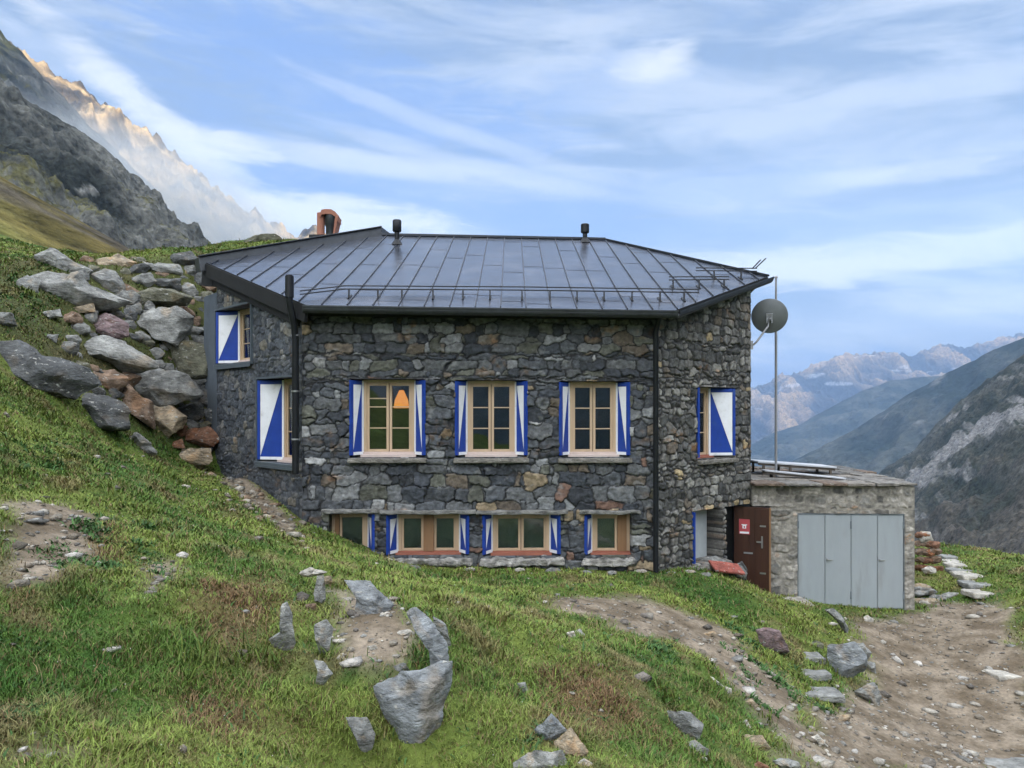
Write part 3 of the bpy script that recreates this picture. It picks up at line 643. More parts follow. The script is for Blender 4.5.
# ------------------------------------------------------------------ roof plane
RC = -3.237
def roof_z(x, y): return CZ+RC+.4*y-.02*x
def roofpt(px, py, lift=0.):
    k, e = (px-CX)/F_PX, (HZ-py)/F_PX; Y = -RC/(.4-.02*k-e); return np.array([k*Y, Y, roof_z(k*Y, Y)+lift])
E1, E2, E3, E4, E5, E6 = (-3.25,12.15), (2.6,12.28), (4.95,14.9), (2.25,18.6), (-3.2,18.6), (-6.05,15.18)
ROOF = [E1, E2, E3, E4, E5, E6]
hut = empty('stone_hut', (0, 16, CZ-3)); tag(hut, 'dark stone mountain hut with dark metal roof and blue white shutters', 'hut')
TH = .13
under = lambda p: roof_z(p[0], p[1])-TH-.01
A, B, C_, FF = (-3.39,12.5), (2.408,12.7), (4.53,14.6), (-5.78,15.08)
WF, WR, WL = Wall(A, B), Wall(B, C_), Wall(FF, A)
ZB = CZ-4.6
front_up = [WF.op(350,425,379,457), WF.op(455.5,527,380,457), WF.op(559.5,629.5,381,457)]
front_lo = [WF.op(329,374,513,556), WF.op(387,468.5,514,556), WF.op(483,560,514,556), WF.op(585,632,514,556)]
right_up = WR.op(697.5,734,387,458); right_lo = WR.op(693,723,509,562)
door_op = (WR.s_at(726), WR.L+.5, ZB-1, WR.z_at(738, 505))
left_up = WL.op(217.5,252.5,307,363); left_lo = WL.op(259,298,378,463)
stone_wall('front_wall', hut, A, B, CZ-3.1, under, front_up+front_lo, PAL_MAIN, 3, ext=(0.02, .01))
stone_wall('side_wall', hut, B, C_, CZ-4.0, under, [right_up, right_lo, door_op], PAL_SIDE, 5, hr=(.06, .17), wr=(.09, .30), mortar=(.03, .03, .028), joint=.014)
stone_wall('side_wall', hut, FF, A, CZ-2.6, lambda p: under(p)-.16, [left_up, left_lo], PAL_LEFT, 8, relief=.7, mortar=(.042, .048, .055), hr=(.06, .17), wr=(.10, .36), flush=.35)
m = MB()
for (p, q) in [((-5.80,15.12),(-6.30,15.75)), ((-6.30,15.75),(-4.7,21.6)), ((-4.7,21.6),(5.3,21.2)), ((5.3,21.2),(4.56,14.75))]:
    d = np.array(q, float)-p; L = np.hypot(*d); d /= L; nn = np.array([d[1], -d[0]])
    top = CZ+2.3
    if p[0] < -5.7 and q[1] < 17: top = CZ+2.35
    m.prism([tuple(p), tuple(q), tuple(np.array(q)+nn*.3), tuple(np.array(p)+nn*.3)], ZB, top)
m.build('rendered_wall', MT['render'], hut)
# roof: metal sheet, seams, hidden rear slopes
m = MB(); k = len(ROOF)
V = [(*p, roof_z(*p)) for p in ROOF]+[(*p, roof_z(*p)-TH) for p in ROOF]
m.raw(V, [tuple(range(k))]); m.m = 1
m.raw(V, [tuple(range(k, 2*k))[::-1]]+[(i, k+i, k+(i+1) % k, (i+1) % k) for i in range(k)]); m.m = 0
BL, BR = (-5.0, 22.0, CZ+2.45), (5.7, 21.6, CZ+2.35); z3 = lambda p: (*p, roof_z(*p)-.004)
for tri in [(z3(E3), z3(E4), BR), (z3(E4), z3(E5), BL, BR), (z3(E5), z3(E6), BL)]: m.raw(tri, [tuple(range(len(tri)))[::-1]])
mroof = m
def clip_y(x):
    ys = []
    for i in range(k):
        (x0, y0), (x1, y1) = ROOF[i], ROOF[(i+1) % k]
        if (x0 <= x < x1) or (x1 <= x < x0): ys.append(y0+(x-x0)/(x1-x0)*(y1-y0))
    return (min(ys), max(ys)) if len(ys) >= 2 else None
m = MB(); mc = MB(); rng = random.Random(4); x = -5.85; step = .405
while x < 4.9:
    c = clip_y(x)
    if c and c[1]-c[0] > .1:
        y0, y1 = c[0]+.02, c[1]-.03
        m.bar((x, y0, roof_z(x, y0)+.010), (x, y1, roof_z(x, y1)+.010), .014, .024)
        yy = y0+rng.uniform(.2, 1.3)
        while yy < y1-.1 and x+step < 4.8:
            c2 = clip_y(x+step)
            if c2 and c2[0]+.05 < yy < c2[1]-.05:
                mc.bar((x+.012, yy, roof_z(x, yy)+.001), (x+step-.012, yy, roof_z(x+step, yy)+.001), .014, .005)
            yy += rng.uniform(1.6, 3.6)
    x += step
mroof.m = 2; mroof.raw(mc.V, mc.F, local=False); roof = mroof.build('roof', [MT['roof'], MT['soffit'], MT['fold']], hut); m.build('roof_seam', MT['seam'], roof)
m = MB(); r_ = lambda p, l=0: (p[0], p[1], roof_z(p[0], p[1])+l)
m.bar(r_(E5, .02), r_(E4, .02), .12, .05); m.bar(r_(E4, .02), r_(E3, .02), .10, .04)
m.build('ridge_cap', MT['seam'], roof)
# raised verge flashing on the hill side
m = MB(); e6 = np.array(r_(E6)); e5 = np.array(r_(E5)); d = (e5-e6)/np.linalg.norm(e5-e6); nrm = np.array([-d[1], d[0], 0]); nrm /= np.linalg.norm(nrm)
o_ = e6-d*.15; q_ = e5+d*.02
m.hexa([o_-nrm*.10-(0,0,.18), q_-nrm*.10-(0,0,.05), q_+nrm*.10-(0,0,.05), o_+nrm*.10-(0,0,.18), o_-nrm*.02+(0,0,.12), q_-nrm*.02+(0,0,.19), q_+nrm*.14+(0,0,.17), o_+nrm*.14+(0,0,.10)])
m.bar(o_-nrm*.02+(0,0,.135), q_-nrm*.02+(0,0,.205), .09, .03)
m.raw([q_-nrm*.10-(0,0,.05), q_+d*.35-(0,0,0), q_-nrm*.02+(0,0,.22), q_+nrm*.14+(0,0,.17)], [(0,1,2),(1,3,2),(0,2,3),(0,3,1)])
m.build('verge_flashing', MT['fascia'], roof, bevel=.008)
# gutters
def gutter(p, q, z0=None):
    m = MB(); a = np.array((*p, roof_z(*p)-.055)); b = np.array((*q, roof_z(*q)-.055)); d = b-a; d /= np.linalg.norm(d); o = np.array([d[1], -d[0], 0]); o /= np.linalg.norm(o)
    prof = [(.0, .03), (.0, -.03), (.02, -.055), (.055, -.065), (.09, -.05), (.105, -.02), (.105, .035), (.115, .04), (.115, .02), (.095, -.045), (.055, -.08), (.01, -.07), (-.012, -.03), (-.012, .03)]
    V = [p_+o*u+np.array((0, 0, w)) for p_ in (a-d*.03, b+d*.03) for u, w in prof]; kk = len(prof)
    m.raw(V, [(i, (i+1) % kk, kk+(i+1) % kk, kk+i) for i in range(kk)]+[tuple(range(kk)), tuple(range(kk, 2*kk))[::-1]]); return m
gutter(E1, E2).build('gutter', MT['fascia'], hut)
gutter(E2, E3).build('gutter', MT['fascia'], hut)
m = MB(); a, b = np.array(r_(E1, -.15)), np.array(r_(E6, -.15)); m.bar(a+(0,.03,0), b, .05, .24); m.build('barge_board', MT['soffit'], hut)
m = MB(); a, b = np.array((*A, 0))+(-.04,.02,0), np.array((*FF, 0)); a[2] = roof_z(*A)-.27; b[2] = roof_z(*FF)-.27; m.bar(a, b, .12, .34); m.build('frieze_and_eave_shade', MT['soffit'], hut)
m = MB(); a = np.array((-5.8, 15.12, roof_z(-5.8, 15.12)-.30)); m.bar(a, a+(-.42,.5,.10), .15, .34); m.build('frieze_and_eave_shade', MT['soffit'], hut)
m = MB(); a = np.array((*A, 0))+(.02,-.0,0); b = np.array((*B, 0)); a[2] = roof_z(*A)-.20; b[2] = roof_z(*B)-.20; m.bar(a, b, .12, .16); m.build('frieze_and_eave_shade', MT['soffit'], hut)  # dark strip added along the front wall top to stand for eave shade
# snow guards
def guard(pts, marks, two=True):
    m = MB(); Q = [roofpt(*p, .13) for p in pts]; 
    for lift in ((0, -.055) if two else (0,)):
        m.tube([q+(0, 0, lift) for q in Q], .011, 6)
    for mk in marks:
        q = roofpt(*mk); m.bar(q+(0, -.02, 0), q+(0, .0, .15), .022, .035); m.bar(q+(0, -.07, -.02), q+(0, .16, .075), .035, .012)
    m.build('snow_guard', MT['dark'], roof)
guard([(300,299),(345,293.5),(520,294.5),(699,297)], [(x_, 298+(x_-345)*.008) for x_ in (349,378,402,433,463,490,522,550,577,604,632,660,684)])
guard([(669,284),(729,283.5)], [(673,288),(699,288),(724,287.5)])
guard([(696,274.5),(757,275)], [(714,278.5),(741,279)])
m = MB(); q = roofpt(752,274,.1); m.bar(q, q+(.14,-.1,.16), .03, .015); m.bar(q+(.08,.05,.02), q+(.26,-.05,.2), .03, .015); m.build('snow_guard', MT['dark'], roof)
for px, y0, y1 in [(397,220,245),(585,224,243)]:
    q = roofpt(px, y1-1); top = CZ+(HZ-y0)*q[1]/F_PX; h = top-q[2]
    m = MB(); m.tube([q-(0,0,.05), q+(0,0,h*.62)], .055, 12); m.tube([q+(0,0,h*.50), q+(0,0,h*.54), q+(0,0,h*.96), q+(0,0,h)], [.085,.10,.10,.085], 14); m.tube([q-(0,0,.03), q+(0,0,.10)], [.14,.06], 12)
    m.build('vent_pipe', MT['dark'], roof, smooth=True)
# downpipes
p = WF.pt(-.10)+WF.out*.10; z = lambda y, Y: CZ+(HZ-y)*Y/F_PX
m = MB(); Y = p[1]; m.tube([(p[0]-.05,p[1]-.16,z(277,Y)), (p[0]-.05,p[1]-.16,z(303,Y)), (p[0]-.01,p[1]-.04,z(325,Y)), (p[0],p[1],z(340,Y)), (p[0],p[1],z(474,Y))], .055, 14)
m.tube([(p[0]-.05,p[1]-.16,z(278,Y)), (p[0]-.05,p[1]-.16,z(299,Y))], .068, 14); m.build('downpipe', MT['dark'], hut, smooth=True)
for yy in (336, 392, 440):
    m = MB(); m.tube([(p[0],p[1],z(yy,Y)),(p[0],p[1],z(yy-1.6,Y))], .064, 14); m.build('pipe_bracket', MT['galv'] if yy != 392 else MT['steel'], hut)
p = WF.pt(WF.L-.06)+WF.out*.11; Y = p[1]
m = MB(); m.tube([(p[0]+.05,p[1]-.12,z(313,Y)), (p[0]+.02,p[1]-.05,z(324,Y)), (p[0],p[1],z(332,Y)), (p[0],p[1],z(572,Y))], .045, 12); m.build('downpipe', MT['dark'], hut, smooth=True)
# windows
def shutter(fr, side, W, h, sw, dep, parent, name='shutter', z0=.03):
    o = np.array(fr['o']); ex, ey, ez = (np.array(fr[k_]) for k_ in ('ex', 'ey', 'ez'))
    sgn = 1 if side == 0 else -1; x_out = .012 if side == 0 else W-.012; x_in = sw if side == 0 else W-sw
    p0 = o+ex*x_out+ey*(-.03); p1 = o+ex*x_in+ey*dep; L = np.linalg.norm(p1-p0); u = (p1-p0)/L; v = np.cross(u, ez)*-sgn
    if v@ex*sgn < 0: v = -v
    # u runs from the outer edge to the hinge, v is the face we look at
    m = MB(o=p0, ex=u, ey=-v, ez=ez); m.m = 0
    m.box((0, 0, z0), (L, .028, h-.02))
    m.box((0, -.012, z0+.0), (.055, -.0005, h-.02)); m.box((.0555, -.008, h-.085), (L-.036, -.0005, h-.02))
    m.m = 1
    m.box((L-.035, -.010, z0+.0), (L, -.0005, h-.02)); m.box((.0555, -.010, z0), (L-.0355, -.0005, z0+.05))
    tri = [(.058, h-.09), (L-.05, h-.09), (.058, z0+.07)]
    m.raw([(tri[0][0], -.007, tri[0][1]), (tri[1][0], -.007, tri[1][1]), (tri[2][0], -.007, tri[2][1]), (tri[0][0], -.001, tri[0][1]), (tri[1][0], -.001, tri[1][1]), (tri[2][0], -.001, tri[2][1])], [(0,1,2),(5,4,3),(0,3,4,1),(1,4,5,2),(2,5,3,0)])
    s = m.build(name, [MT['blue'], MT['white']], parent)
    return s
def window(wall, op, kind='tall', shut=(1, 1), sw=.17, dep=.23, muntins=2, post=None, extra=None, sill='stone', lintel=None, solid_side=None, glassx=None, seed=0, backing='room'):
    s0, s1, z0, z1 = op; W, H = s1-s0, z1-z0; fr = wall.frame(s0, z0); root = None
    sws = sw if isinstance(sw, tuple) else (sw, sw); sl_, sr_ = (sws[0] if shut[0] else .0), (sws[1] if shut[1] else .0)
    fx0, fx1 = sl_+.0, W-sr_-.0
    m = MB(**fr)
    # jamb linings behind the shutters, box frame, casements, bars
    low = .075 if kind == 'tall' else .05
    m.box((fx0, dep, low), (fx0+.055, dep+.12, H-.004)); m.box((fx1-.055, dep, low), (fx1, dep+.12, H-.004)); m.box((fx0+.0555, dep+.002, H-.06), (fx1-.0555, dep+.12, H-.004))
    gx0, gx1 = fx0+.055, fx1-.055; gz0, gz1 = low, H-.0605
    panes = []
    if kind == 'tall' or kind == 'pair':
        mid = (gx0+gx1)/2; halves = [(gx0, mid-.004), (mid+.004, gx1)]
    elif kind == 'post':
        mid = (gx0+gx1)/2; pw = .085; halves = [(gx0, mid-pw), (mid+pw, gx1)]
        m.m = 1; m.box((mid-pw+.0005, dep-.03, low-.002), (mid+pw-.0005, dep+.12, H-.006)); m.m = 0
    else: halves = [(gx0, gx1)]
    if solid_side is not None:      # timber side boarding beside the casement
        wd = solid_side[1]; m.m = 1
        if solid_side[0] == 0:
            m.box((gx0-.0, dep-.02, .01), (gx0+wd, dep+.10, H-.02)); halves = [(gx0+wd+.001, gx1)]
        else:
            m.box((gx1-wd, dep-.02, .01), (gx1, dep+.10, H-.02)); halves = [(gx0, gx1-wd-.001)]
        m.m = 0
    bw = .042
    for (a_, b_) in halves:
        m.box((a_+.001, dep+.02, gz0), (a_+bw, dep+.07, gz1)); m.box((b_-bw, dep+.02, gz0), (b_-.001, dep+.07, gz1))
        m.box((a_+bw+.0005, dep+.021, gz1-bw), (b_-bw-.0005, dep+.07, gz1)); m.box((a_+bw+.0005, dep+.021, gz0), (b_-bw-.0005, dep+.07, gz0+bw))
        zz0, zz1 = gz0+bw, gz1-bw
        if muntins:
            for k_ in range(1, muntins+1):
                zc_ = zz0+(zz1-zz0)*k_/(muntins+1); m.box((a_+bw+.001, dep+.025, zc_-.009), (b_-bw-.001, dep+.06, zc_+.009))
        if extra and a_ == halves[0][0]:
            zc_ = zz0+(zz1-zz0)*extra; m.box((a_+bw+.001, dep+.025, zc_-.009), (b_-bw-.001, dep+.06, zc_+.009))
        panes.append((a_+bw, b_-bw, zz0, zz1))
    w = m.build('window', [MT['pine'], MT['timber']], hut, bevel=.003)
    for p_ in panes: MB(**fr).box((p_[0], dep+.040, p_[2]), (p_[1], dep+.046, p_[3])).build('pane', MT['glass'], w)
    m = MB(**fr)
    if backing == 'blind':
        for p_ in panes: MB(**fr).box((p_[0]-.004, dep+.056, p_[2]-.004), (p_[1]+.004, dep+.066, p_[3]+.004)).build('blind', MT['blind'], w)
    else:
        d0, d1 = dep+.125, dep+2.0
        m.box((fx0-.3, d1, -.4), (fx1+.3, d1+.02, H+.3)); m.box((fx0-.32, d0, -.4), (fx0-.30, d1, H+.3)); m.box((fx1+.30, d0, -.4), (fx1+.32, d1, H+.3)); m.box((fx0-.3, d0, -.42), (fx1+.3, d1, -.40)); m.box((fx0-.3, d0, H+.30), (fx1+.3, d1, H+.32))
        m.build('room_lining', MT['room'], w)
    m = MB(**fr)
    if kind == 'tall': m.box((fx0-.0, dep-.03, .012), (fx1+.0, dep+.11, .0745)); m.m = 1; m.box((fx0-.03, dep-.12, -.012), (fx1+.03, dep-.031, .035)); mm = [MT['wsill'], MT['wsill']]
    else: m.box((fx0, dep-.02, .004), (fx1, dep+.11, .0495)); m.m = 1; m.box((fx0-.03, dep-.10, -.02), (fx1+.03, dep-.021, .028)); mm = [MT['redwood'], MT['redwood']]
    m.build('window_board', mm, w, bevel=.004)
    # splayed jambs filled between the wall face and the frame
    for sd in (0, 1):
        if shut[sd]:
            shutter(fr, sd, W, H, sws[sd], dep, w)
    if sill == 'stone': rough_box('sill', (-.03, -.10, -.095), (W+.03, .25, -.018), (.20, .19, .165), .012, 16, w, fr, seed)
    elif sill == 'lead': m = MB(**fr); m.box((-.03, -.07, -.055), (W+.03, .22, -.003)); m.box((-.03, -.071, -.10), (W+.03, -.055, -.056)); m.build('sill', MT['lead'], w, bevel=.005)
    elif sill == 'ledge': rough_box('sill', (-.05, -.12, -.15), (W+.05, .20, -.03), (.30, .29, .265), .055, 24, w, fr, seed, freq=6, var=.9)
    if lintel: rough_box('lintel', (-.10, -.10, H+.004), (W+.12, .05, H+.065), (.20, .20, .185), .026, 26, w, fr, seed+5, freq=4, var=.6)
    return w
for i, op in enumerate(front_up): window(WF, op, 'tall', seed=i, extra=.80 if i == 0 else None, sw=.185, dep=.20)
window(WF, front_lo[0], 'single', (0, 1), sw=.13, dep=.22, muntins=0, solid_side=(0, .07), lintel=True, sill=None, seed=11, backing='blind')
window(WF, front_lo[1], 'post', (1, 1), sw=.155, dep=.20, muntins=0, lintel=True, sill='ledge', seed=12, backing='blind')
window(WF, front_lo[2], 'pair', (1, 1), sw=.155, dep=.20, muntins=0, lintel=True, sill='ledge', seed=13, backing='blind')
window(WF, front_lo[3], 'single', (1, 0), sw=.14, dep=.20, muntins=0, solid_side=(1, .15), lintel=True, sill='ledge', seed=14, backing='blind')
window(WR, right_up, 'single', (1, 1), sw=(.10, .46), dep=.24, seed=21, solid_side=(0, .16))
window(WL, left_lo, 'tall', (1, 0), sw=.44, dep=.26, sill='lead', seed=22, solid_side=(1, .60))
window(WL, left_up, 'tall', (1, 0), sw=.44, dep=.26, sill='lead', seed=23, solid_side=(1, .60))
for op in (left_lo, left_up):       # painted metal surrounds of the two hillside windows
    s0, s1, z0, z1 = op; m = MB(**WL.frame(s0, z0)); W_, H_ = s1-s0, z1-z0
    m.box((-.035, -.05, 0), (-.001, .2, H_+.03)); m.box((W_+.001, -.05, 0), (W_+.03, .2, H_+.03)); m.box((-.0005, -.05, H_+.001), (W_+.0005, .2, H_+.03)); m.build('window_surround', MT['lead'], hut)
# low side window: open blue shutter in a deep dark reveal
fr = WR.frame(right_lo[0], right_lo[2]); W_, H_ = right_lo[1]-right_lo[0], right_lo[3]-right_lo[2]
m = MB(**fr); m.box((.004, -.03, .03), (.035, .26, H_-.02)); w = m.build('window', MT['blue'], hut)
m = MB(**fr); m.box((0, .345, 0), (W_, .36, H_)); m.build('pane', MT['blind'], w)
rough_box('sill', (-.1, -.16, -.14), (W_+.06, .30, -.01), (.20, .19, .17), .03, 14, w, fr, 31)
# chimney
cb = P(329, 238, 19.2); top = P(329, 211, 19.2)[2]; ch = MB()
ch.box((cb[0]-.42, cb[1]-.3, cb[2]-.5), (cb[0]+.38, cb[1]+.3, cb[2]+.02)); chim = ch.build('chimney', MT['dark'], hut)
h = top-cb[2]; m = MB(o=cb)
m.tube([(-.19, -.05, 0), (-.19, -.05, h*.90)], .095, 14)
arc = [(-.17+.0, h*.86), (-.14, h*.97), (-.04, h), (.10, h*.99), (.20, h*.90), (.26, h*.72)]
for i in range(len(arc)-1):
    (a0, b0), (a1, b1) = arc[i], arc[i+1]; m.hexa([(a0,-.2,b0-.12),(a1,-.2,b1-.12),(a1,.2,b1-.12),(a0,.2,b0-.12),(a0,-.2,b0),(a1,-.2,b1),(a1,.2,b1),(a0,.2,b0)])
m.hexa([(.13,-.16,.02),(.17,-.16,.02),(.17,.16,.02),(.13,.16,.02),(.20,-.2,h*.74),(.27,-.2,h*.74),(.27,.2,h*.74),(.20,.2,h*.74)])
m.build('chimney_cowl', MT['terracotta'], chim)
m = MB(o=cb); m.tube([(.06, -.03, 0), (.06, -.03, h*.38), (.07, -.03, h*.46), (.07, -.03, h*.80)], [.13, .13, .165, .165], 16); m.build('flue_pipe', MT['fascia'], chim, smooth=True)
# pendant lamp glowing behind the first window
q = WF.pt(WF.s_at(401.5))-WF.out*.75; Y = q[1]; lc = P(401.5, 407, Y)
lc[2] -= .02; hh = .31
m = MB(o=lc); m.lathe([(.135, 0), (.13, .04), (.115, .14), (.07, .24), (.04, hh), (.036, hh), (.066, .24), (.11, .14), (.126, .04), (.131, 0)], k=24)
lamp = empty('pendant_lamp', tuple(lc)); tag(lamp, 'lit orange pendant lamp shade glowing behind the left upper front window', 'lamp')
m.build('lamp_shade', MT['lampglow'], lamp, smooth=True)
m = MB(o=lc); m.tube([(0, 0, hh-.01), (0, 0, hh+.5)], .006, 6); m.build('cord', MT['dark'], lamp)

# ------------------------------------------------------------------ lean-to shed
S0, S1, S2, S3 = (4.545,14.545), (7.54,14.42), (7.75,18.4), (5.0,18.4)
shed = empty('stone_shed', (6.1, 14.5, CZ-3.7)); tag(shed, 'low mortared stone shed with grey doors built against the hut', 'shed')
WS = Wall(S0, S1); ZS = CZ+(HZ-486)*14.48/F_PX
gd = (WS.s_at(797.5), WS.s_at(905), ZB-1, WS.z_at(850, 513.5)); bd = (-.5, WS.s_at(770.5), ZB-1, WS.z_at(760, 506))
stone_wall('front_wall', shed, S0, S1, CZ-4.2, lambda p: ZS, [gd, bd], PAL_SHED, 17, hr=(.05, .15), wr=(.10, .42), relief=.75, mortar=(.25, .235, .20), joint=.02, flush=.75)
m = MB()
for (p, q) in [((7.56,14.79), S2), (S2, S3)]:
    d = np.array(q, float)-p; d /= np.hypot(*d); nn = np.array([-d[1], d[0]]); m.prism([tuple(np.array(p)+d*.01), tuple(q), tuple(np.array(q)+nn*.3), tuple(np.array(p)+nn*.3+d*.01)], CZ-4.4, ZS)
m.build('rear_wall', MT['render'], shed)
roofs = MB(); roofs.prism([(4.7,14.6),(7.5,14.5),(7.7,18.3),(5.1,18.3)], ZS-.1, ZS-.01); sr = roofs.build('roof_deck', MT['wood_dark'], shed)
rg = random.Random(5)
for row in range(6):
    y = 14.36+row*.66; x = 4.50+row*.14; xe = 7.68+row*.03
    while x < xe-.15:
        wv = min(rg.uniform(.38, .72), xe-x); zr = ZS+.004+row*.008+rg.uniform(0, .018)+(.02 if row > 2 and x > 5.8 else 0)
        tone = rg.choice([(.16,.155,.14), (.20,.19,.17), (.12,.12,.115), (.23,.21,.18), (.17,.13,.10)])
        rough_box('roof_slab', (x+.01, y+rg.uniform(-.06, .03), zr), (x+wv-.01, y+.70, zr+rg.uniform(.035, .06)), tone, .014, 10, shed, seed=row*7+int(x*10), freq=5, var=.5)
        x += wv
# the four grey metal leaves
dz0 = CZ+(HZ-609)*14.45/F_PX; xs = [WS.s_at(v) for v in (798.5, 825.5, 851.7, 878, 904.3)]; ztop_ = gd[3]-.005
fr = WS.frame(0, dz0, .03)
m = MB(**fr); m.box((gd[0]+.001, -.012, -.05), (xs[0]-.003, .06, ztop_-dz0)); m.box((xs[4]+.003, -.012, -.05), (gd[1]-.001, .06, ztop_-dz0)); m.box((xs[0]-.0025, -.012, ztop_-dz0-.022), (xs[4]+.0025, .06, ztop_-dz0)); m.build('door_frame', MT['grey_edge'], shed)
for i in range(4):
    m = MB(**fr); m.box((xs[i]+.004, 0, .005), (xs[i+1]-.004, .035, ztop_-dz0-.026)); m.box((xs[i]+.012, -.006, .02), (xs[i+1]-.012, -.0005, ztop_-dz0-.04)); d_ = m.build('door', MT['grey_door'], shed, bevel=.004)
    if i in (1, 3):
        z_ = (609-559)*14.45/F_PX-.02; x_ = xs[i]+.045
        h_ = MB(**fr); h_.tube([(x_, -.006, z_), (x_, -.05, z_)], .016, 10); h_.box((x_-.012, -.062, z_-.014), (x_+.075, -.050, z_+.010)); h_.build('door_handle', MT['steel'], d_, bevel=.003)
        h_ = MB(**fr); h_.tube([(x_, -.006, z_+.0), (x_, -.012, z_+.0)], .03, 12); h_.build('lock_plate', MT['steel'], d_)
    if i in (0, 1, 3):
        xh = xs[i]+.006 if i == 0 else xs[i+1]-.006
        for zz in (.18, 1.50):
            h_ = MB(**fr); h_.tube([(xh, -.012, zz), (xh, -.012, zz+.14)], .012, 8); h_.build('hinge', MT['grey_edge'], d_)
m = MB(**fr); m.box((gd[0]-.02, -.10, -.16), (gd[1]+.02, .1, -.052)); m.build('door_sill', MT['paletop'], shed, bevel=.01)
# entrance: dark recess, brown door standing half open
ds = P(734, 590, 14.62); de = P(770, 590, 14.34); ztopd = CZ+(HZ-507)*14.5/F_PX
dv = de-ds; dv[2] = 0; Ld = np.linalg.norm(dv); du = dv/Ld; zlow = CZ-3.45
fr = dict(o=(ds[0], ds[1], zlow), ex=tuple(du), ey=(-du[1], du[0], 0), ez=(0, 0, 1)); Hd = ztopd-zlow
m = MB(**fr); m.box((0, 0, 0), (Ld, .05, Hd))
for kx in range(1, 6): m.box((Ld*kx/6-.05, -.006, .02), (Ld*kx/6+.05, -.0005, Hd-.03))
door = m.build('entrance_door', MT['brown_door'], hut, bevel=.004)
m = MB(**fr); m.box((Ld-.014, -.012, 0), (Ld+.012, .06, Hd)); m.build('door_edge', MT['timber'], door)
ux = lambda px: (px-734)/(770-734)*Ld; uz = lambda py: CZ+(HZ-py)*14.42/F_PX-zlow
m = MB(**fr); m.box((ux(762)-.01, -.02, uz(548)), (ux(762)+.02, -.0065, uz(536))); m.box((ux(757), -.05, uz(542.5)), (ux(763), -.035, uz(541))); m.tube([(ux(762), -.02, uz(541.8)), (ux(762), -.045, uz(541.8))], .01, 8); m.build('door_handle', MT['steel'], door)
for py in (526, 573): m = MB(**fr); m.box((ux(760), -.015, uz(py+.8)), (ux(766), -.0065, uz(py-.8))); m.build('lock_bar', MT['steel'], door)
m = MB(**fr); m.box((ux(744), -.02, uz(554.5)), (ux(753), -.0065, uz(553))); m.build('name_plate', MT['galv'], door)
# its pinkish red notice: white emblem above a pale strip
m = MB(**fr); a0, a1, b0, b1 = ux(739.2), ux(750), uz(535), uz(520); m.m = 0; m.box((a0, -.014, b0), (a1, -.0065, b1))
m.m = 1; sw_, sh_ = a1-a0, b1-b0
m.box((a0+sw_*.08, -.0165, b0+sh_*.04), (a1-sw_*.08, -.0145, b0+sh_*.17))
cx_, cz_ = a0+sw_*.5, b0+sh_*.50
m.box((cx_-sw_*.17, -.0165, cz_-sh_*.12), (cx_+sw_*.17, -.0145, cz_+sh_*.10)); m.box((cx_-sw_*.26, -.0165, cz_+.10*sh_+.0005), (cx_+sw_*.26, -.0145, cz_+sh_*.16))
m.m = 0; m.box((cx_-sw_*.06, -.0175, cz_-sh_*.08), (cx_+sw_*.06, -.0168, cz_+sh_*.05))
sgn = m.build('notice_sign', [MT['signred'], MT['white']], hut)
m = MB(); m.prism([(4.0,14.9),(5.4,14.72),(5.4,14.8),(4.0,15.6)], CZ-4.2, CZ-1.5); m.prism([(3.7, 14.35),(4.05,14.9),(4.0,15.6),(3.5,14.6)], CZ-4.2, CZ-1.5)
m.build('entrance_recess', MT['dark'], hut)

# things on and beside the shed roof
fl = P(776, 478, 15.7); tp = P(776, 278, 15.7); flr = empty('flagpole', (fl[0], fl[1], ZS)); tag(flr, 'tall thin bare metal pole rising from the shed roof beside the hut', 'pole')
m = MB(); m.tube([(fl[0], fl[1], ZS), (fl[0], fl[1], tp[2]-1.1)], .026, 10); m.tube([(fl[0], fl[1], tp[2]-1.1), (fl[0], fl[1], tp[2])], .021, 10); m.build('pole', MT['galv'], flr, smooth=True)
m = MB(); m.tube([(fl[0], fl[1], tp[2]), (fl[0], fl[1], tp[2]+.02), (fl[0], fl[1], tp[2]+.05)], [.036, .036, .012], 10); m.build('pole_cap', MT['galv'], flr)
m = MB(); m.tube([(fl[0], fl[1], ZS+.03), (fl[0], fl[1], ZS+.09)], .06, 10); m.build('pole_foot', MT['galv'], flr)
dc = P(769.5, 317, 14.75); arm0 = P(753.2, 345, 14.62); sd = empty('satellite_dish', tuple(arm0)); tag(sd, 'dark grey satellite dish on a bent arm at the hut wall corner', 'satellite dish')
ax = Vector((.30, .90, .32)).normalized(); xa = ax.cross(Vector((0, 0, 1))).normalized(); za = xa.cross(ax)
fr = dict(o=tuple(dc), ex=tuple(xa), ey=tuple(za), ez=tuple(ax)); R_ = .335
m = MB(**fr); prof = [(0.001, 0), (R_*.35, .010), (R_*.7, .04), (R_*.96, .078), (R_, .085), (R_*1.01, .092), (R_*.97, .092), (R_*.68, .052), (R_*.3, .018), (.001, .010)]
m.lathe(prof, k=40); m.build('reflector', MT['dish'], sd, smooth=True)
m = MB(**fr); m.box((-.06, -.07, -.05), (.06, .07, .004)); m.bar((-.045, .06, -.05), (-.045, -.10, -.09), .02, .05); m.bar((.045, .06, -.05), (.045, -.10, -.09), .02, .05); m.tube([(.045, -.02, -.07), (-.045, -.02, -.07)], .02, 8); m.build('mount', MT['galv'], sd)
m = MB(); e_ = Vector(dc)-ax*.09; m.tube([tuple(arm0), tuple(arm0+(.06, -.02, .06)), (e_.x-.03, e_.y, e_.z-.16), (e_.x, e_.y, e_.z)], .02, 10); m.box(tuple(arm0+(-.06, -.0, -.08)), tuple(arm0+(0.0, .06, .08))); m.build('arm', MT['galv'], sd)
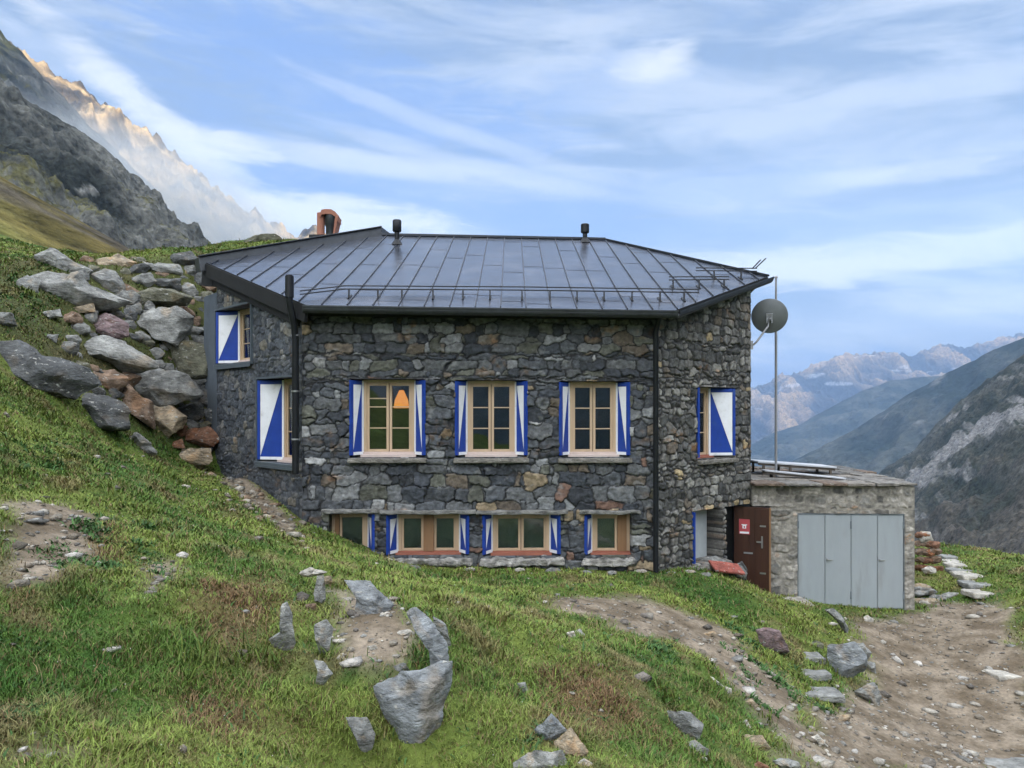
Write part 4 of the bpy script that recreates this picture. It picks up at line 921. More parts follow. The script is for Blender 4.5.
m = MB(**fr); m.bar((0, -R_*.9, .09), (0, -R_*.3, .42), .02, .02); m.build('feed_arm', MT['galv'], sd); m = MB(**fr); m.tube([(0, -R_*.3, .38), (0, -R_*.26, .48)], .03, 10); m.build('feed_horn', MT['paletop'], sd)

def table(name, label, a, b, wid, th, legs, cat, topm):
    a, b = np.array(a, float), np.array(b, float); t = empty(name, (float(a[0]+b[0])/2, float(a[1]), ZS+.05)); tag(t, label, cat)
    m = MB(); m.hexa([a+(0,-wid/2,-th), b+(0,-wid/2,-th), b+(0,wid/2,-th), a+(0,wid/2,-th), a+(0,-wid/2,0), b+(0,-wid/2,0), b+(0,wid/2,0), a+(0,wid/2,0)]); m.build('table_top', topm, t, bevel=.006)
    m = MB(); m.bar(a+(.02,-wid/2+.05,-th-.025), b+(-.02,-wid/2+.05,-th-.025), .035, .045); m.bar(a+(.02,wid/2-.05,-th-.025), b+(-.02,wid/2-.05,-th-.025), .035, .045); m.build('rail', MT['wood_dark'], t)
    for f_ in legs:
        for sd_ in (-1, 1):
            p_ = a+(b-a)*f_+(0, sd_*(wid/2-.05), -th); m = MB(); m.bar(p_-(0,0,.045), (p_[0], p_[1], ZS+.06), .045, .045, up=(1, 0, 0)); m.build('leg', MT['wood_dark'], t)
    return t
table('low_table', 'long low table with pale grey top and dark legs on the shed roof', P(752, 460, 16.4), P(829, 465.5, 16.4), .8, .035, (.08, .42, .93), 'table', MT['paletop'])
table('low_bench', 'low pale bench in front of the long low table on the shed roof', P(763, 469.5, 15.55), P(843, 477.5, 15.2), .28, .03, (.12, .55), 'bench', MT['paletop'])

# ------------------------------------------------------------------ boulders and stones
ICO = {k: ico(k) for k in (2, 3, 4, 5)}
TONES = dict(grey=(.17,.175,.165), dark=(.085,.09,.09), light=(.235,.24,.225), pale=(.40,.38,.33), brown=(.19,.135,.095), rust=(.20,.105,.065), tan=(.30,.245,.17), reddish=(.17,.125,.125), blueg=(.20,.215,.22), olive=(.12,.12,.085))
def polar(pts, cx, cy, th):
    out = np.zeros(len(th)); k = len(pts)
    for i in range(k):
        x0, y0 = pts[i][0]-cx, pts[i][1]-cy; x1, y1 = pts[(i+1) % k][0]-cx, pts[(i+1) % k][1]-cy
        dx, dy = x1-x0, y1-y0; cs, sn = np.cos(th), np.sin(th)
        den = cs*dy-sn*dx; den = np.where(abs(den) < 1e-9, 1e-9, den)
        r = (x0*dy-y0*dx)/den; u = (x0*sn-y0*cs)/den
        ok = (r > 0) & (u >= -1e-6) & (u <= 1+1e-6); out = np.where(ok & (r > out), r, out)
    return np.where(out <= 0, np.median(out[out > 0]) if (out > 0).any() else 1, out)
def rock_shape(pts, Y, tone, seed, thick=.8, sub=4, facets=9, amp=.05, push=.15, grain=True):
    rng = np.random.default_rng(seed); V, F = ICO[sub]; V = V.copy()
    pts = [(p[0], p[1]) for p in pts]; cx, cy = np.mean([p[0] for p in pts]), np.mean([p[1] for p in pts])
    for k in range(facets):
        nv = rng.normal(size=3); nv[1] = -abs(nv[1])-.5 if k % 3 else abs(nv[1])+.5; nv /= np.linalg.norm(nv); d = rng.uniform(.42, .80)
        h = V@nv; V = V-np.where(h > d, h-d, 0)[:, None]*nv*.97
    rad = np.hypot(V[:, 0], V[:, 2]); th = np.arctan2(-V[:, 2], V[:, 0])
    # full width where the unit shape meets its own silhouette
    tb = np.linspace(-np.pi, np.pi, 73); rb = np.array([rad[(np.abs((th-t+np.pi) % (2*np.pi)-np.pi) < .13)].max() if (np.abs((th-t+np.pi) % (2*np.pi)-np.pi) < .13).any() else 1 for t in tb])
    ro = polar(pts, cx, cy, th)*rad/np.interp(th, tb, rb)
    s = Y/F_PX; size = math.sqrt((max(p[0] for p in pts)-min(p[0] for p in pts))*(max(p[1] for p in pts)-min(p[1] for p in pts)))*s/2
    X = np.cos(th)*ro*s; Z = -np.sin(th)*ro*s; grit = 1; Yd = V[:, 1]*size*thick
    Wd = np.stack([X, Yd, Z], 1); q = Wd/size
    nd = Wd/np.maximum(np.linalg.norm(Wd, axis=1), 1e-6)[:, None]
    strat = rng.normal(size=3)*.4+np.array([.3, .2, 1.]); sc = q@strat
    disp = fbm(q[:, 0]*1.7+seed, q[:, 1]*1.7, q[:, 2]*1.7, 5)*amp*1.5+ridged(q[:, 0]*1.1+seed, q[:, 1]*1.1+3, q[:, 2]*1.1, 4)*amp*.6-amp*.3+amp*.9*(np.round(fbm(sc*2.2+seed, q[:, 0]*.5, q[:, 1]*.5, 3)*5)/5*.6)+amp*.25*fbm(q[:, 0]*7, q[:, 1]*7, q[:, 2]*7, 3)
    Wd = Wd+nd*(disp*size)[:, None]
    c0 = P(cx, cy, Y+size*thick*push)
    base = np.array(TONES[tone] if isinstance(tone, str) else tone)
    c = base*(1+.9*fbm(q[:, 0]*2+seed, q[:, 1]*2, q[:, 2]*2+4, 5))[:, None]*(1+.35*fbm(sc*9, q[:, 0]*.8, seed, 3))[:, None]
    warm = sstep(.12, .34, fbm(q[:, 0]*1.3+40, q[:, 1]*1.3, q[:, 2]*1.3+seed, 4)); c = lerp3(c, base*np.array([1.25, .98, .72]), warm*.6)
    return Wd+c0, F, np.clip(c, .015, .8), c0
def rock(label, pts, tone='grey', seed=0, Y=None, name='boulder', cat='boulder', group=None, thick=.8, sub=4, push=.15, more=(), facets=9, amp=.05, z=None):
    if Y is None:
        cx, cy = np.mean([p[0] for p in pts]), np.mean([p[1] for p in pts]); Y = hit(cx, cy)[1]
    V, F, c, c0 = rock_shape(pts, Y, tone, seed, thick, sub, facets, amp, push)
    for i, (p2, Y2) in enumerate(more):
        V2, F2_, c2, _ = rock_shape(p2, Y2, tone, seed+i+50, thick*.8, sub, facets, amp, push); F = np.concatenate([F, F2_+len(V)]); V = np.concatenate([V, V2]); c = np.concatenate([c, c2])
    o = np_mesh(name, V, F, MT['boulder'], origin=(c0[0], c0[1], V[:, 2].min()), col=c, smooth=True)
    try: o.data.set_sharp_from_angle(angle=math.radians(38))
    except Exception: pass
    return tag(o, label, cat, group)
def sc_(pts, x0, y0, s): return [(x0+x*s, y0+y*s) for x, y in pts]
grow = lambda p, k: [(np.mean([q[0] for q in p])+(a-np.mean([q[0] for q in p]))*k, np.mean([q[1] for q in p])+(b-np.mean([q[1] for q in p]))*k) for a, b in p]
R1 = lambda p: grow(sc_(p, 0, 230, .2148), 1.25); R2 = lambda p: grow(sc_(p, 60, 360, .2148), 1.20); R3 = lambda p: grow(sc_(p, 250, 560, .271), 1.08); R4 = lambda p: grow(sc_(p, 640, 600, .254), 1.12); R5 = lambda p: grow(sc_(p, 480, 543, .293), 1.12); R6 = lambda p: sc_(p, 724, 543, .293)
G1 = 'boulders on the bank left of the hut'
BANK = [
 ('pale furrowed boulder, highest on the bank left of the hut', R1([(190,130),(260,98),(330,145),(400,180),(380,210),(230,205)]), 'light'),
 ('blocky grey boulder at the left end of the long flat slab', R1([(72,300),(80,235),(110,218),(182,250),(182,318),(90,318)]), 'grey'),
 ('long flat pale slab, widest stone high on the bank', R1([(165,240),(240,215),(380,222),(430,265),(485,300),(548,322),(500,345),(420,365),(300,345),(190,345),(175,300)]), 'light'),
 ('rounded tan grey boulder in the grass top of the bank', R1([(450,140),(540,118),(608,150),(590,185),(520,200),(455,178)]), 'tan'),
 ('dark upright slab leaning right below the rounded tan boulder', R1([(430,232),(482,188),(520,200),(565,255),(562,302),(490,298)]), 'grey'),
 ('light flat boulder with a dark hollow beneath, near the roof corner', R1([(628,168),(665,145),(720,155),(820,160),(828,200),(720,205)]), 'light'),
 ('dark angular boulder touching the hill side roof corner', R1([(808,125),(880,108),(925,140),(862,190),(828,178)]), 'dark'),
 ('small wedge of grey rock under the light flat boulder', R1([(605,232),(690,203),(722,240),(690,266),(620,256)]), 'grey'),
 ('dark low block right of the small grey wedge', R1([(722,235),(835,230),(835,280),(728,275)]), 'dark'),
 ('wide mossy grey slab half sunk in the bank above the pale triangle', R1([(600,302),(700,272),(790,285),(858,310),(845,345),(700,350),(610,335)]), 'olive'),
 ('large pale triangular boulder beside the upper side window', R1([(625,430),(660,383),(810,372),(865,410),(850,460),(825,525),(740,492),(640,455)]), 'light'),
 ('purplish grey boulder in dry grass left of the pale triangle', R1([(400,430),(500,393),(580,440),(592,492),(500,503),(440,465)]), 'reddish'),
 ('long tilted pale slab pointing down right, mid bank', R1([(330,498),(430,550),(490,508),(600,548),(660,585),(702,625),(640,640),(560,650),(480,610),(350,555)]), 'light'),
 ('big dark rounded boulder at the left edge of the bank', R1([(-40,545),(100,542),(140,580),(230,600),(330,640),(368,700),(280,755),(150,742),(0,640),(-40,620)]), 'dark'),
 ('squat dark olive boulder close under the pale triangle by the wall', R1([(762,590),(830,528),(900,532),(952,565),(962,665),(880,685),(790,642)]), 'olive'),
 ('rosy brown block between the dark slab and the tilted slab', R2([(130,75),(160,58),(240,52),(295,85),(290,115),(240,152),(190,150),(140,110)]), 'brown'),
 ('small pale stone just below the long flat slab', R1([(190,388),(270,373),(288,405),(200,418)]), 'light'),
 ('round grey stone at the left picture edge, in tall grass', R1([(-20,392),(45,392),(55,440),(0,452),(-20,440)]), 'grey'),
 ('thin tan stone wedged under the right half of the long flat slab', R1([(288,368),(420,345),(438,382),(300,388)]), 'tan'),
 ('flat charcoal slab, lowest left stone above the lawn', R2([(0,212),(60,168),(170,163),(260,198),(306,240),(292,312),(130,312),(0,244)]), 'dark'),
 ('tan brown angular boulder right of the charcoal slab', R2([(238,152),(320,123),(400,200),(418,302),(340,268),(250,192)]), 'brown'),
 ('biggest grey boulder of the lower bank, sloping to the right', R2([(300,90),(380,60),(450,48),(560,78),(632,165),(560,185),(480,218),(400,202),(340,160)]), 'grey'),
 ('upright cracked tan boulder in the lower bank', R2([(408,222),(500,223),(568,270),(545,330),(480,382),(440,380),(430,300)]), 'tan'),
 ('shadowed dark block under the biggest grey boulder', R2([(515,215),(650,203),(662,250),(605,292),(550,262)]), 'dark'),
 ('rust brown wedge boulder close to the wall foot', R2([(545,362),(600,325),(690,318),(732,365),(712,398),(570,408)]), 'rust'),
 ('tan grey block, lowest stone beside the wall foot', R2([(500,425),(560,418),(690,418),(705,470),(620,510),(530,480)]), 'tan'),
 ('small slanting grey slab poking out of the lawn edge', R2([(295,380),(370,343),(445,430),(400,445),(340,420)]), 'grey'),
 ('small pale block beside the biggest grey boulder', R2([(598,100),(640,73),(692,90),(640,122),(604,118)]), 'light'),
 ('dark block near the wall under the small pale block', R2([(635,150),(700,138),(714,220),(660,215)]), 'dark'),
 ('narrow dark boulder touching the hut wall', R2([(668,238),(720,230),(738,320),(690,324)]), 'dark'),
 ('small rust cobble in the gap by the rust wedge', R2([(486,332),(530,298),(582,310),(572,350),(520,374)]), 'rust'),
 ('flat rust stone under the rust cobble', R2([(478,402),(560,372),(574,408),(500,420)]), 'rust'),
 ('small round stone half buried at the left of the bank', R1([(200,490),(262,488),(258,522),(208,525)]), 'grey'),
 ('low mossy crest rock left of the roof verge', [(240,243),(255,235),(276,234),(284,240),(270,246),(250,247)], 'olive'),
]
for i, (lb, p_, tn) in enumerate(BANK):
    w_ = max(a[0] for a in p_)-min(a[0] for a in p_)
    rock(lb, p_, tn, 100+i*7, group=G1, sub=5 if w_ > 40 else 4, thick=.95, push=-.50, facets=11, amp=.085)
rng = random.Random(99); USED = set()
ORD = ['', 'second ', 'third ', 'fourth ', 'fifth ', 'sixth ', 'seventh ', 'eighth ', 'ninth ', 'tenth ', 'eleventh ', 'twelfth ', 'thirteenth ', 'fourteenth ', 'fifteenth ', 'sixteenth ', 'seventeenth ', 'eighteenth ', 'nineteenth ', 'twentieth ']
# small dark filler stones between the big ones of the bank
for i in range(95):
    px, py = rng.uniform(70, 214), rng.uniform(285, 455)
    if py > 350+ (px-20)*.55: continue
    r = rng.uniform(3.5, 9); pts = [(px+r*math.cos(t)*rng.uniform(.8, 1.4), py+r*.7*math.sin(t)*rng.uniform(.8, 1.2)) for t in [k*.9 for k in range(7)]]
    tn = rng.choice(['dark', 'grey', 'brown', 'olive', 'dark']); cen = [(np.mean([q[0] for q in b_[1]]), np.mean([q[1] for q in b_[1]]), b_[0]) for b_ in BANK]
    nb_ = min(cen, key=lambda c_: math.hypot(c_[0]-px, c_[1]-py)); dx_, dy_ = px-nb_[0], py-nb_[1]; sd_ = ('right of' if dx_ > 0 else 'left of') if abs(dx_) > abs(dy_)*1.4 else ('below' if dy_ > 0 else 'above')
    lb_ = None
    for w_ in ('small', 'little', 'tiny'):
        t_ = ' '.join(('%s %s stone %s the %s' % (w_, tn, sd_, nb_[2].split(',')[0])).split()[:15])
        for end_ in (' in', ' the', ' by', ' of', ' to', ' from', ' with', ' a'):
            if t_.endswith(end_): t_ = t_[:-len(end_)]
        if t_ not in USED: lb_ = t_; break
    if lb_ is None: continue
    USED.add(lb_)
    rock(lb_, pts, tn, 600+i, name='stone', cat='stone', group='filler stones in the bank', sub=3, push=.0)
cenB = [(np.mean([q[0] for q in b_[1]]), np.mean([q[1] for q in b_[1]]), .5*(max(q[0] for q in b_[1])-min(q[0] for q in b_[1])), .5*(max(q[1] for q in b_[1])-min(q[1] for q in b_[1]))) for b_ in BANK]
rng = random.Random(5); kx = 0
for t_ in range(4000):
    px, py = rng.uniform(66, 208), rng.uniform(262, 452)
    if py > 352+(px-20)*.58: continue
    w_, h_ = rng.uniform(7, 15), rng.uniform(5, 10)
    if any(((px-c[0])/(c[2]+w_*.5))**2+((py-c[1])/(c[3]+h_*.5))**2 < .50 for c in cenB): continue
    tn = rng.choice(['grey', 'dark', 'light', 'brown', 'grey', 'olive']); nb_ = min(cen, key=lambda c_: math.hypot(c_[0]-px, c_[1]-py)); dx_, dy_ = px-nb_[0], py-nb_[1]
    sd_ = ('right of' if dx_ > 0 else 'left of') if abs(dx_) > abs(dy_)*1.2 else ('below' if dy_ > 0 else 'above'); lb_ = None
    for w2 in ('medium', 'middle sized', 'angular', 'rough', 'blocky', 'flattish', 'squat', 'jagged'):
        q_ = ' '.join(('%s %s boulder %s the %s' % (w2, tn, sd_, nb_[2].split(',')[0])).split()[:15])
        for end_ in (' in', ' the', ' by', ' of', ' to', ' from', ' with', ' a'):
            if q_.endswith(end_): q_ = q_[:-len(end_)]
        if q_ not in USED: lb_ = q_; break
    if lb_ is None: continue
    USED.add(lb_); cenB.append((px, py, w_, h_)); kx += 1; a0_ = rng.uniform(-.4, .5)
    pts = []
    for k_ in range(8):
        t2 = k_*math.pi/4+rng.uniform(-.2, .2); u_, v_ = w_*math.cos(t2)*rng.uniform(.85, 1.2), h_*math.sin(t2)*rng.uniform(.85, 1.2); pts.append((px+u_*math.cos(a0_)-v_*math.sin(a0_), py+u_*math.sin(a0_)+v_*math.cos(a0_)))
    rock(lb_, pts, tn, 900+kx, group=G1, sub=4, thick=.95, push=-.25, facets=11, amp=.085)
    if kx > 75: break
G2 = 'rocks of the outcrop in the foreground lawn'
rock('largest foreground boulder, blue grey, narrowing downwards with a curved arm to its top', R3([(455,468),(540,428),(620,425),(690,400),(736,400),(722,500),(690,620),(640,722),(600,748),(550,700),(540,640),(500,560)]), 'blueg', 301, Y=4.85, group=G2, sub=5, thick=.6, push=-.15, amp=.06, facets=12,
     more=[(R3([(575,210),(608,190),(668,238),(720,308),(742,400),(732,470),(670,470),(676,372),(645,312),(608,258)]), 5.2), (R3([(455,470),(540,425),(600,440),(590,560),(520,560)]), 4.95)])
rock('blue grey angular boulder at the upper right of the soil patch', R3([(345,85),(440,93),(475,125),(522,165),(500,200),(455,245),(428,262),(400,230),(392,150)]), 'blueg', 302, Y=6.2, group=G2, sub=5, thick=.7, push=-.15)
rock('pointed pale grey stone, leftmost of the foreground outcrop', R3([(70,290),(108,270),(120,165),(140,155),(160,230),(170,300),(150,342),(90,322)]), 'light', 303, Y=5.35, group=G2, thick=.6, sub=5)
rock('slim upright grey stone under a flat cap stone', R3([(238,112),(248,60),(272,60),(278,140),(265,162),(240,152)]), 'light', 304, Y=6.3, group=G2, thick=.7)
rock('thin flat pale cap stone on top of the slim upright one', R3([(183,45),(222,28),(282,45),(262,58),(200,62)]), 'pale', 305, Y=6.4, group=G2, thick=1.0)
rock('weathered grey post like stone in the middle of the outcrop', R3([(238,242),(280,223),(302,260),(292,330),(260,348),(243,290)]), 'light', 306, Y=5.35, group=G2, thick=.7)
rock('forked grey stone below the post like stone', R3([(232,370),(270,378),(302,420),(272,458),(243,452),(250,410)]), 'light', 307, Y=5.0, group=G2, thick=.7)
rock('tall thin grey slab right behind the curved arm of the largest boulder', R3([(678,210),(720,238),(742,310),(705,320),(680,255)]), 'light', 308, Y=5.45, group=G2, thick=.6)
rock('low grey slab half hidden in grass left of the largest boulder', R3([(348,587),(430,588),(462,640),(452,692),(420,702),(380,642)]), 'grey', 309, Y=4.6, group=G2, thick=.6)
rock('cream coloured block lying on the bare soil of the outcrop', R3([(433,322),(465,310),(477,352),(445,358)]), 'pale', 310, group=G2, name='stone', cat='stone', sub=3, push=-.3)
rock('round tan stone at the right foot of the largest boulder', R3([(705,572),(750,573),(757,610),(705,627)]), 'tan', 311, Y=5.05, group=G2, name='stone', cat='stone')
rock('flat brown stone at the top rim of the bare soil', R3([(450,262),(500,225),(570,215),(590,245),(520,262),(470,285)]), 'brown', 312, Y=6.1, group=G2, name='stone', cat='stone', thick=1.)
for i_, (lb_, p_, tn_, Y_) in enumerate([
  ('pale flat stone in the soil just left of the curved arm', [(545,265),(590,255),(612,275),(600,300),(555,295)], 'pale', 5.7),
  ('tan cobble in the lower right of the soil patch', [(550,350),(585,345),(590,395),(560,405)], 'tan', 5.45),
  ('small brown stone below the flat cap stone', [(205,165),(240,160),(245,195),(210,200)], 'brown', 6.2),
  ('small pale cobble beside the slim upright stone', [(275,60),(300,58),(302,85),(278,90)], 'tan', 6.3),
  ('brown cobble left of the soil patch beside the forked stone', [(298,350),(322,345),(325,385),(300,390)], 'brown', 5.45),
  ('grey stone buried between the soil patch and the largest boulder', [(520,395),(575,380),(600,420),(540,432)], 'grey', 5.3)]):
    rock(lb_, R3(p_), tn_, 330+i_, Y=Y_, group=G2, name='stone', cat='stone', sub=4, thick=.9, push=0)
G3 = 'stones in the lawn and beside the path'
LAWN = [
 ('grey block leaning on the tan one at the bottom picture edge', R5([(188,640),(243,588),(288,640),(242,692),(198,692)]), 'blueg', 'boulder'),
 ('tan angular block at the bottom edge right of the leaning grey one', R5([(258,682),(310,638),(363,700),(342,742),(268,722)]), 'tan', 'boulder'),
 ('flat pale grey rock cut by the bottom picture edge', R5([(120,745),(190,708),(270,708),(305,765),(250,800),(130,790)]), 'light', 'boulder'),
 ('small white stone touching the bottom edge below the tan block', R5([(325,760),(355,738),(380,752),(372,785),(330,785)]), 'pale', 'stone'),
 ('angular grey rock in grass left of the dirt path', R5([(638,570),(720,583),(758,620),(742,662),(680,662)]), 'grey', 'boulder'),
 ('pale flat rock just below the angular grey rock', R5([(678,690),(740,681),(778,702),(772,722),(688,727)]), 'light', 'boulder'),
 ('thin long pale splinter of stone beside the dirt path', R5([(788,458),(800,462),(835,492),(828,506)]), 'pale', 'stone'),
 ('small upright pale stone next to the splinter', R5([(835,490),(860,500),(858,532),(842,528)]), 'pale', 'stone'),
 ('white rounded stone on the left edge of the dirt path', R5([(868,618),(910,606),(928,640),(892,642)]), 'pale', 'stone'),
 ('tan block below the white rounded stone by the path', R5([(905,660),(960,658),(988,700),(950,717),(918,700)]), 'tan', 'stone'),
 ('cream stone on the path above the white rounded one', R4([(415,400),(440,392),(465,415),(450,440),(425,430)]), 'tan', 'stone'),
 ('flat purplish boulder in the grass left of the stone steps', R4([(458,122),(500,115),(545,122),(585,200),(562,224),(490,197)]), 'reddish', 'boulder'),
 ('small grey stone standing in grass, bottom centre of the lawn', R5([(128,480),(155,478),(167,520),(143,524)]), 'light', 'stone'),
 ('little flat white stone in the grass under the second window', R5([(296,306),(320,301),(328,324),(304,327)]), 'pale', 'stone'),
 ('flat tan stone bridging the dirt path upper part', R4([(225,138),(290,124),(300,135),(245,150)]), 'tan', 'stone'),
 ('pale reddish stone on the dirt slope below the steps', R4([(758,488),(775,455),(832,453),(812,492),(770,494)]), 'tan', 'stone'),
 ('pale stone lying mid slope below the stone steps', R4([(668,540),(700,530),(738,575),(705,585)]), 'pale', 'stone'),
 ('large lichen covered boulder above the dirt yard', R4([(755,195),(790,185),(842,173),(882,220),(872,282),(800,332),(765,345),(757,262)]), 'blueg', 'boulder'),
 ('small grey boulder behind the lichen covered one', R4([(842,173),(880,172),(906,205),(896,236),(872,222)]), 'light', 'boulder'),
 ('narrow pale stone in grass right of the lichen covered boulder', R4([(888,243),(922,248),(928,292),(902,288)]), 'light', 'stone'),
 ('rounded grey boulder sunk in the grass tongue by the yard', R4([(848,362),(885,335),(925,330),(948,380),(932,418),(865,384)]), 'light', 'boulder'),
 ('grey rock cut by the bottom edge under the dirt slope', R4([(530,640),(560,628),(620,640),(640,680),(560,690)]), 'light', 'stone'),
 ('rust coloured stone at the bottom edge left of the grey rock', R4([(445,655),(470,640),(505,655),(500,690),(450,690)]), 'rust', 'stone'),
 ('small grey stone beside the shed door corner on the lawn edge', R6([(345,228),(375,222),(405,250),(425,290),(420,320),(395,275)]), 'grey', 'stone'),
 ('small pale stone in front of the grey shed doors', R6([(475,255),(490,246),(515,262),(505,277),(480,274)]), 'pale', 'stone'),
]
for i, (lb, p_, tn, kd) in enumerate(LAWN):
    yb_ = max(a[1] for a in p_); yt_ = min(a[1] for a in p_); xc_ = np.mean([a[0] for a in p_]); Yb_ = hit(xc_, yb_-.12*(yb_-yt_))[1]
    rock(lb, p_, tn, 400+i*3, Y=Yb_+.05, name=kd, cat=kd, group=G3, sub=5 if yb_-yt_ > 20 else 4, thick=.8, push=.2, facets=10, amp=.06)
# stones piled at the shed corner, rust stones stacked behind it
rng = random.Random(12)
pile = []
for i in range(20):
    px = rng.uniform(919, 952); pile.append((px, 612-rng.uniform(0, 1)*(28-(px-919)*.35)))
for i, (px, py) in enumerate(sorted(pile, key=lambda q: -q[1])):
    r = rng.uniform(3.5, 7.5)
    pts = [(px+r*1.5*math.cos(t)*rng.uniform(.8, 1.3), py+r*.6*math.sin(t)*rng.uniform(.8, 1.2)) for t in [k*.9 for k in range(7)]]
    rock(('%slowest' % ORD[i]).strip()+' angular stone of the rubble heap at the shed\'s right foot', pts, rng.choice(['light', 'grey', 'pale', 'tan', 'grey']), 700+i, name='stone', cat='stone', group='rubble heap at the shed corner', sub=3, Y=14.55+(612-py)*.03, thick=1.)
for i in range(22):
    row = i//5; px = 919+(i % 5)*5.2+rng.uniform(-1.5, 1.5); py = 568-row*8+rng.uniform(-1, 1)
    if px > 940-row*2.5: px -= 6
    r = rng.uniform(3.6, 5.4); pts = [(px+r*1.35*math.cos(t)*rng.uniform(.85, 1.15), py+r*.8*math.sin(t)*rng.uniform(.9, 1.1)) for t in [k*.9 for k in range(7)]]
    rock('rust brown block, %s from the left in the %s row of the stack' % (['first', 'second', 'third', 'fourth', 'fifth'][i % 5], ['bottom', 'second', 'third', 'fourth', 'top'][row]), pts, rng.choice(['rust', 'rust', 'brown', (.26, .12, .06), 'brown']), 740+i, name='stone', cat='stone', group='stacked rust brown blocks behind the shed', sub=3, Y=16.6, thick=1.)
rock('whitish block on top of the rust brown stack behind the shed', [(918,534),(921,531),(932,532),(934,541),(920,543)], 'pale', 770, name='stone', cat='stone', Y=16.6)
rock('whitish stone at the foot of the rust brown stack', [(921,569),(930,566),(937,569),(936,573),(924,574)], 'pale', 771, name='stone', cat='stone', Y=16.2)
# flat stepping slabs
def slab(label, px0, px1, py0, py1, tone, seed, group, th=.07, name='stone_slab'):
    a, b, c, d = hit(px0, py1), hit(px1, py1), hit(px1, py0), hit(px0, py0)
    V = [a, b, c, d]; cz = np.mean([v[2] for v in V])+.012; cx_, cy_ = np.mean([v[0] for v in V]), np.mean([v[1] for v in V])
    w, dp = abs(b[0]-a[0])*.5, min(.15, max(.10, abs(d[1]-a[1])*.5)) if 'step' in label else max(.11, abs(d[1]-a[1])*.5)
    o = rough_box(name, (-w, -dp, -th), (w, dp, .02), TONES[tone], .03, 12, None, dict(o=(cx_, cy_, cz), ex=(1, (b[1]-a[1])/(b[0]-a[0]+1e-6)*.0, 0), ey=(0, 1, 0), ez=(0, 0, 1)), seed, origin=(cx_, cy_, cz-th), freq=3, skew=0)
    return tag(o, label, 'stone step' if 'step' in label else 'stone slab', group)
G4 = 'stone steps in the grass slope'
slab('highest flat stone step in the grass slope, partly overgrown', 796, 816, 642, 647, 'olive', 1, G4)
slab('upper clean stone step in the grass slope', 792, 816, 652, 662, 'light', 2, G4)
slab('middle stone step of the three clean ones', 789, 820, 671, 677, 'light', 3, G4)
slab('lowest stone step, beside the bare dirt slope', 794, 831, 689, 697, 'light', 4, G4)
G5 = 'slabs of the stone path behind the shed'
pth = [(945,563,952,566),(949,571,956,574)]
cs_ = [(947,559,13,4.5),(951,564.5,14,4.5),(956,569.5,15,5),(961,575,17,5.5),(966,580.5,18,5.5),(971,586,20,6),(976,591,22,6),(981,596.5,25,7)]
nm_ = ['farthest', 'second farthest', 'third farthest', 'fourth farthest', 'fourth nearest', 'third nearest', 'second nearest', 'nearest and widest']
pa_, pb_ = hit(947, 560), hit(980, 597)
for i in range(8):
    c_ = pa_+(pb_-pa_)*i/7; w_ = .16+.012*i; zc_ = float(gz_at(c_[0], c_[1]))+.045
    dy_ = abs(pb_[1]-pa_[1])/7*.46
    o = rough_box('stone_slab', (-w_, -dy_, -.09), (w_, dy_, .015), TONES['pale' if i % 3 else 'light'], .035, 12, None, dict(o=(c_[0], c_[1], zc_), ex=(1, .06*(-1)**i, 0), ey=(0, 1, 0), ez=(0, 0, 1)), 20+i, origin=(c_[0], c_[1], zc_-.09), freq=3)
    tag(o, '%s flat slab of the stone path right of the shed' % nm_[i], 'stone slab', G5)
slab('white flat slab lying alone on the dirt yard at the right edge', 988, 1040, 669, 680, 'pale', 41, None)
slab('dark grey paving slab at the bottom right picture corner', 982, 1045, 762, 778, 'light', 42, None)
slab('flat white stone set in the lawn edge left of the shed doors', 785, 800, 600, 605, 'pale', 43, None)
# ledge stones and red slab at the entrance
rock('low flat ledge stone under the small side window', [(692,566),(700,557),(716,556),(728,562),(722,570),(704,571)], 'light', 801, Y=13.75, thick=1.1)
rock('grey rounded stone carrying the red slab by the entrance', [(718,570),(732,562),(742,566),(747,573),(744,580),(728,576)], 'grey', 802, Y=13.7, thick=1.)
rock('dark grey stone at the foot of the brown door', [(736,563),(742,561),(748,570),(747,582),(740,576)], 'dark', 803, Y=13.9, thick=.9)
q = P(727, 568, 13.35); o = rough_box('red_slab', (-.27, -.17, -.02), (.27, .2, .02), (.33, .10, .075), .008, 10, None, dict(o=tuple(q), ex=(.98, .12, -.14), ey=(-.1, .94, .28), ez=(.16, -.27, .94)), 77, origin=tuple(q), freq=4); tag(o, 'flat red stone slab lying on rocks beside the entrance', 'stone slab')
for i, (px, py, r) in enumerate([(380,560,4),(412,568,5),(470,570,4),(520,570,3.5),(553,571,5),(585,573,4),(612,573,3.5),(640,572,4),(671,574,4),(690,572,3.5),(706,575,4)]):
    pts = [(px+r*1.7*math.cos(t)*rng.uniform(.85, 1.2), py+r*.7*math.sin(t)) for t in [k*.9 for k in range(7)]]
    rock('small footing stone at the hut front, %sfrom the left' % (ORD[i] or 'first '), pts, rng.choice(['light', 'grey', 'pale']), 820+i, name='stone', cat='stone', group='footing stones along the hut front', sub=3, Y=hit(px, py+2)[1], thick=1.)

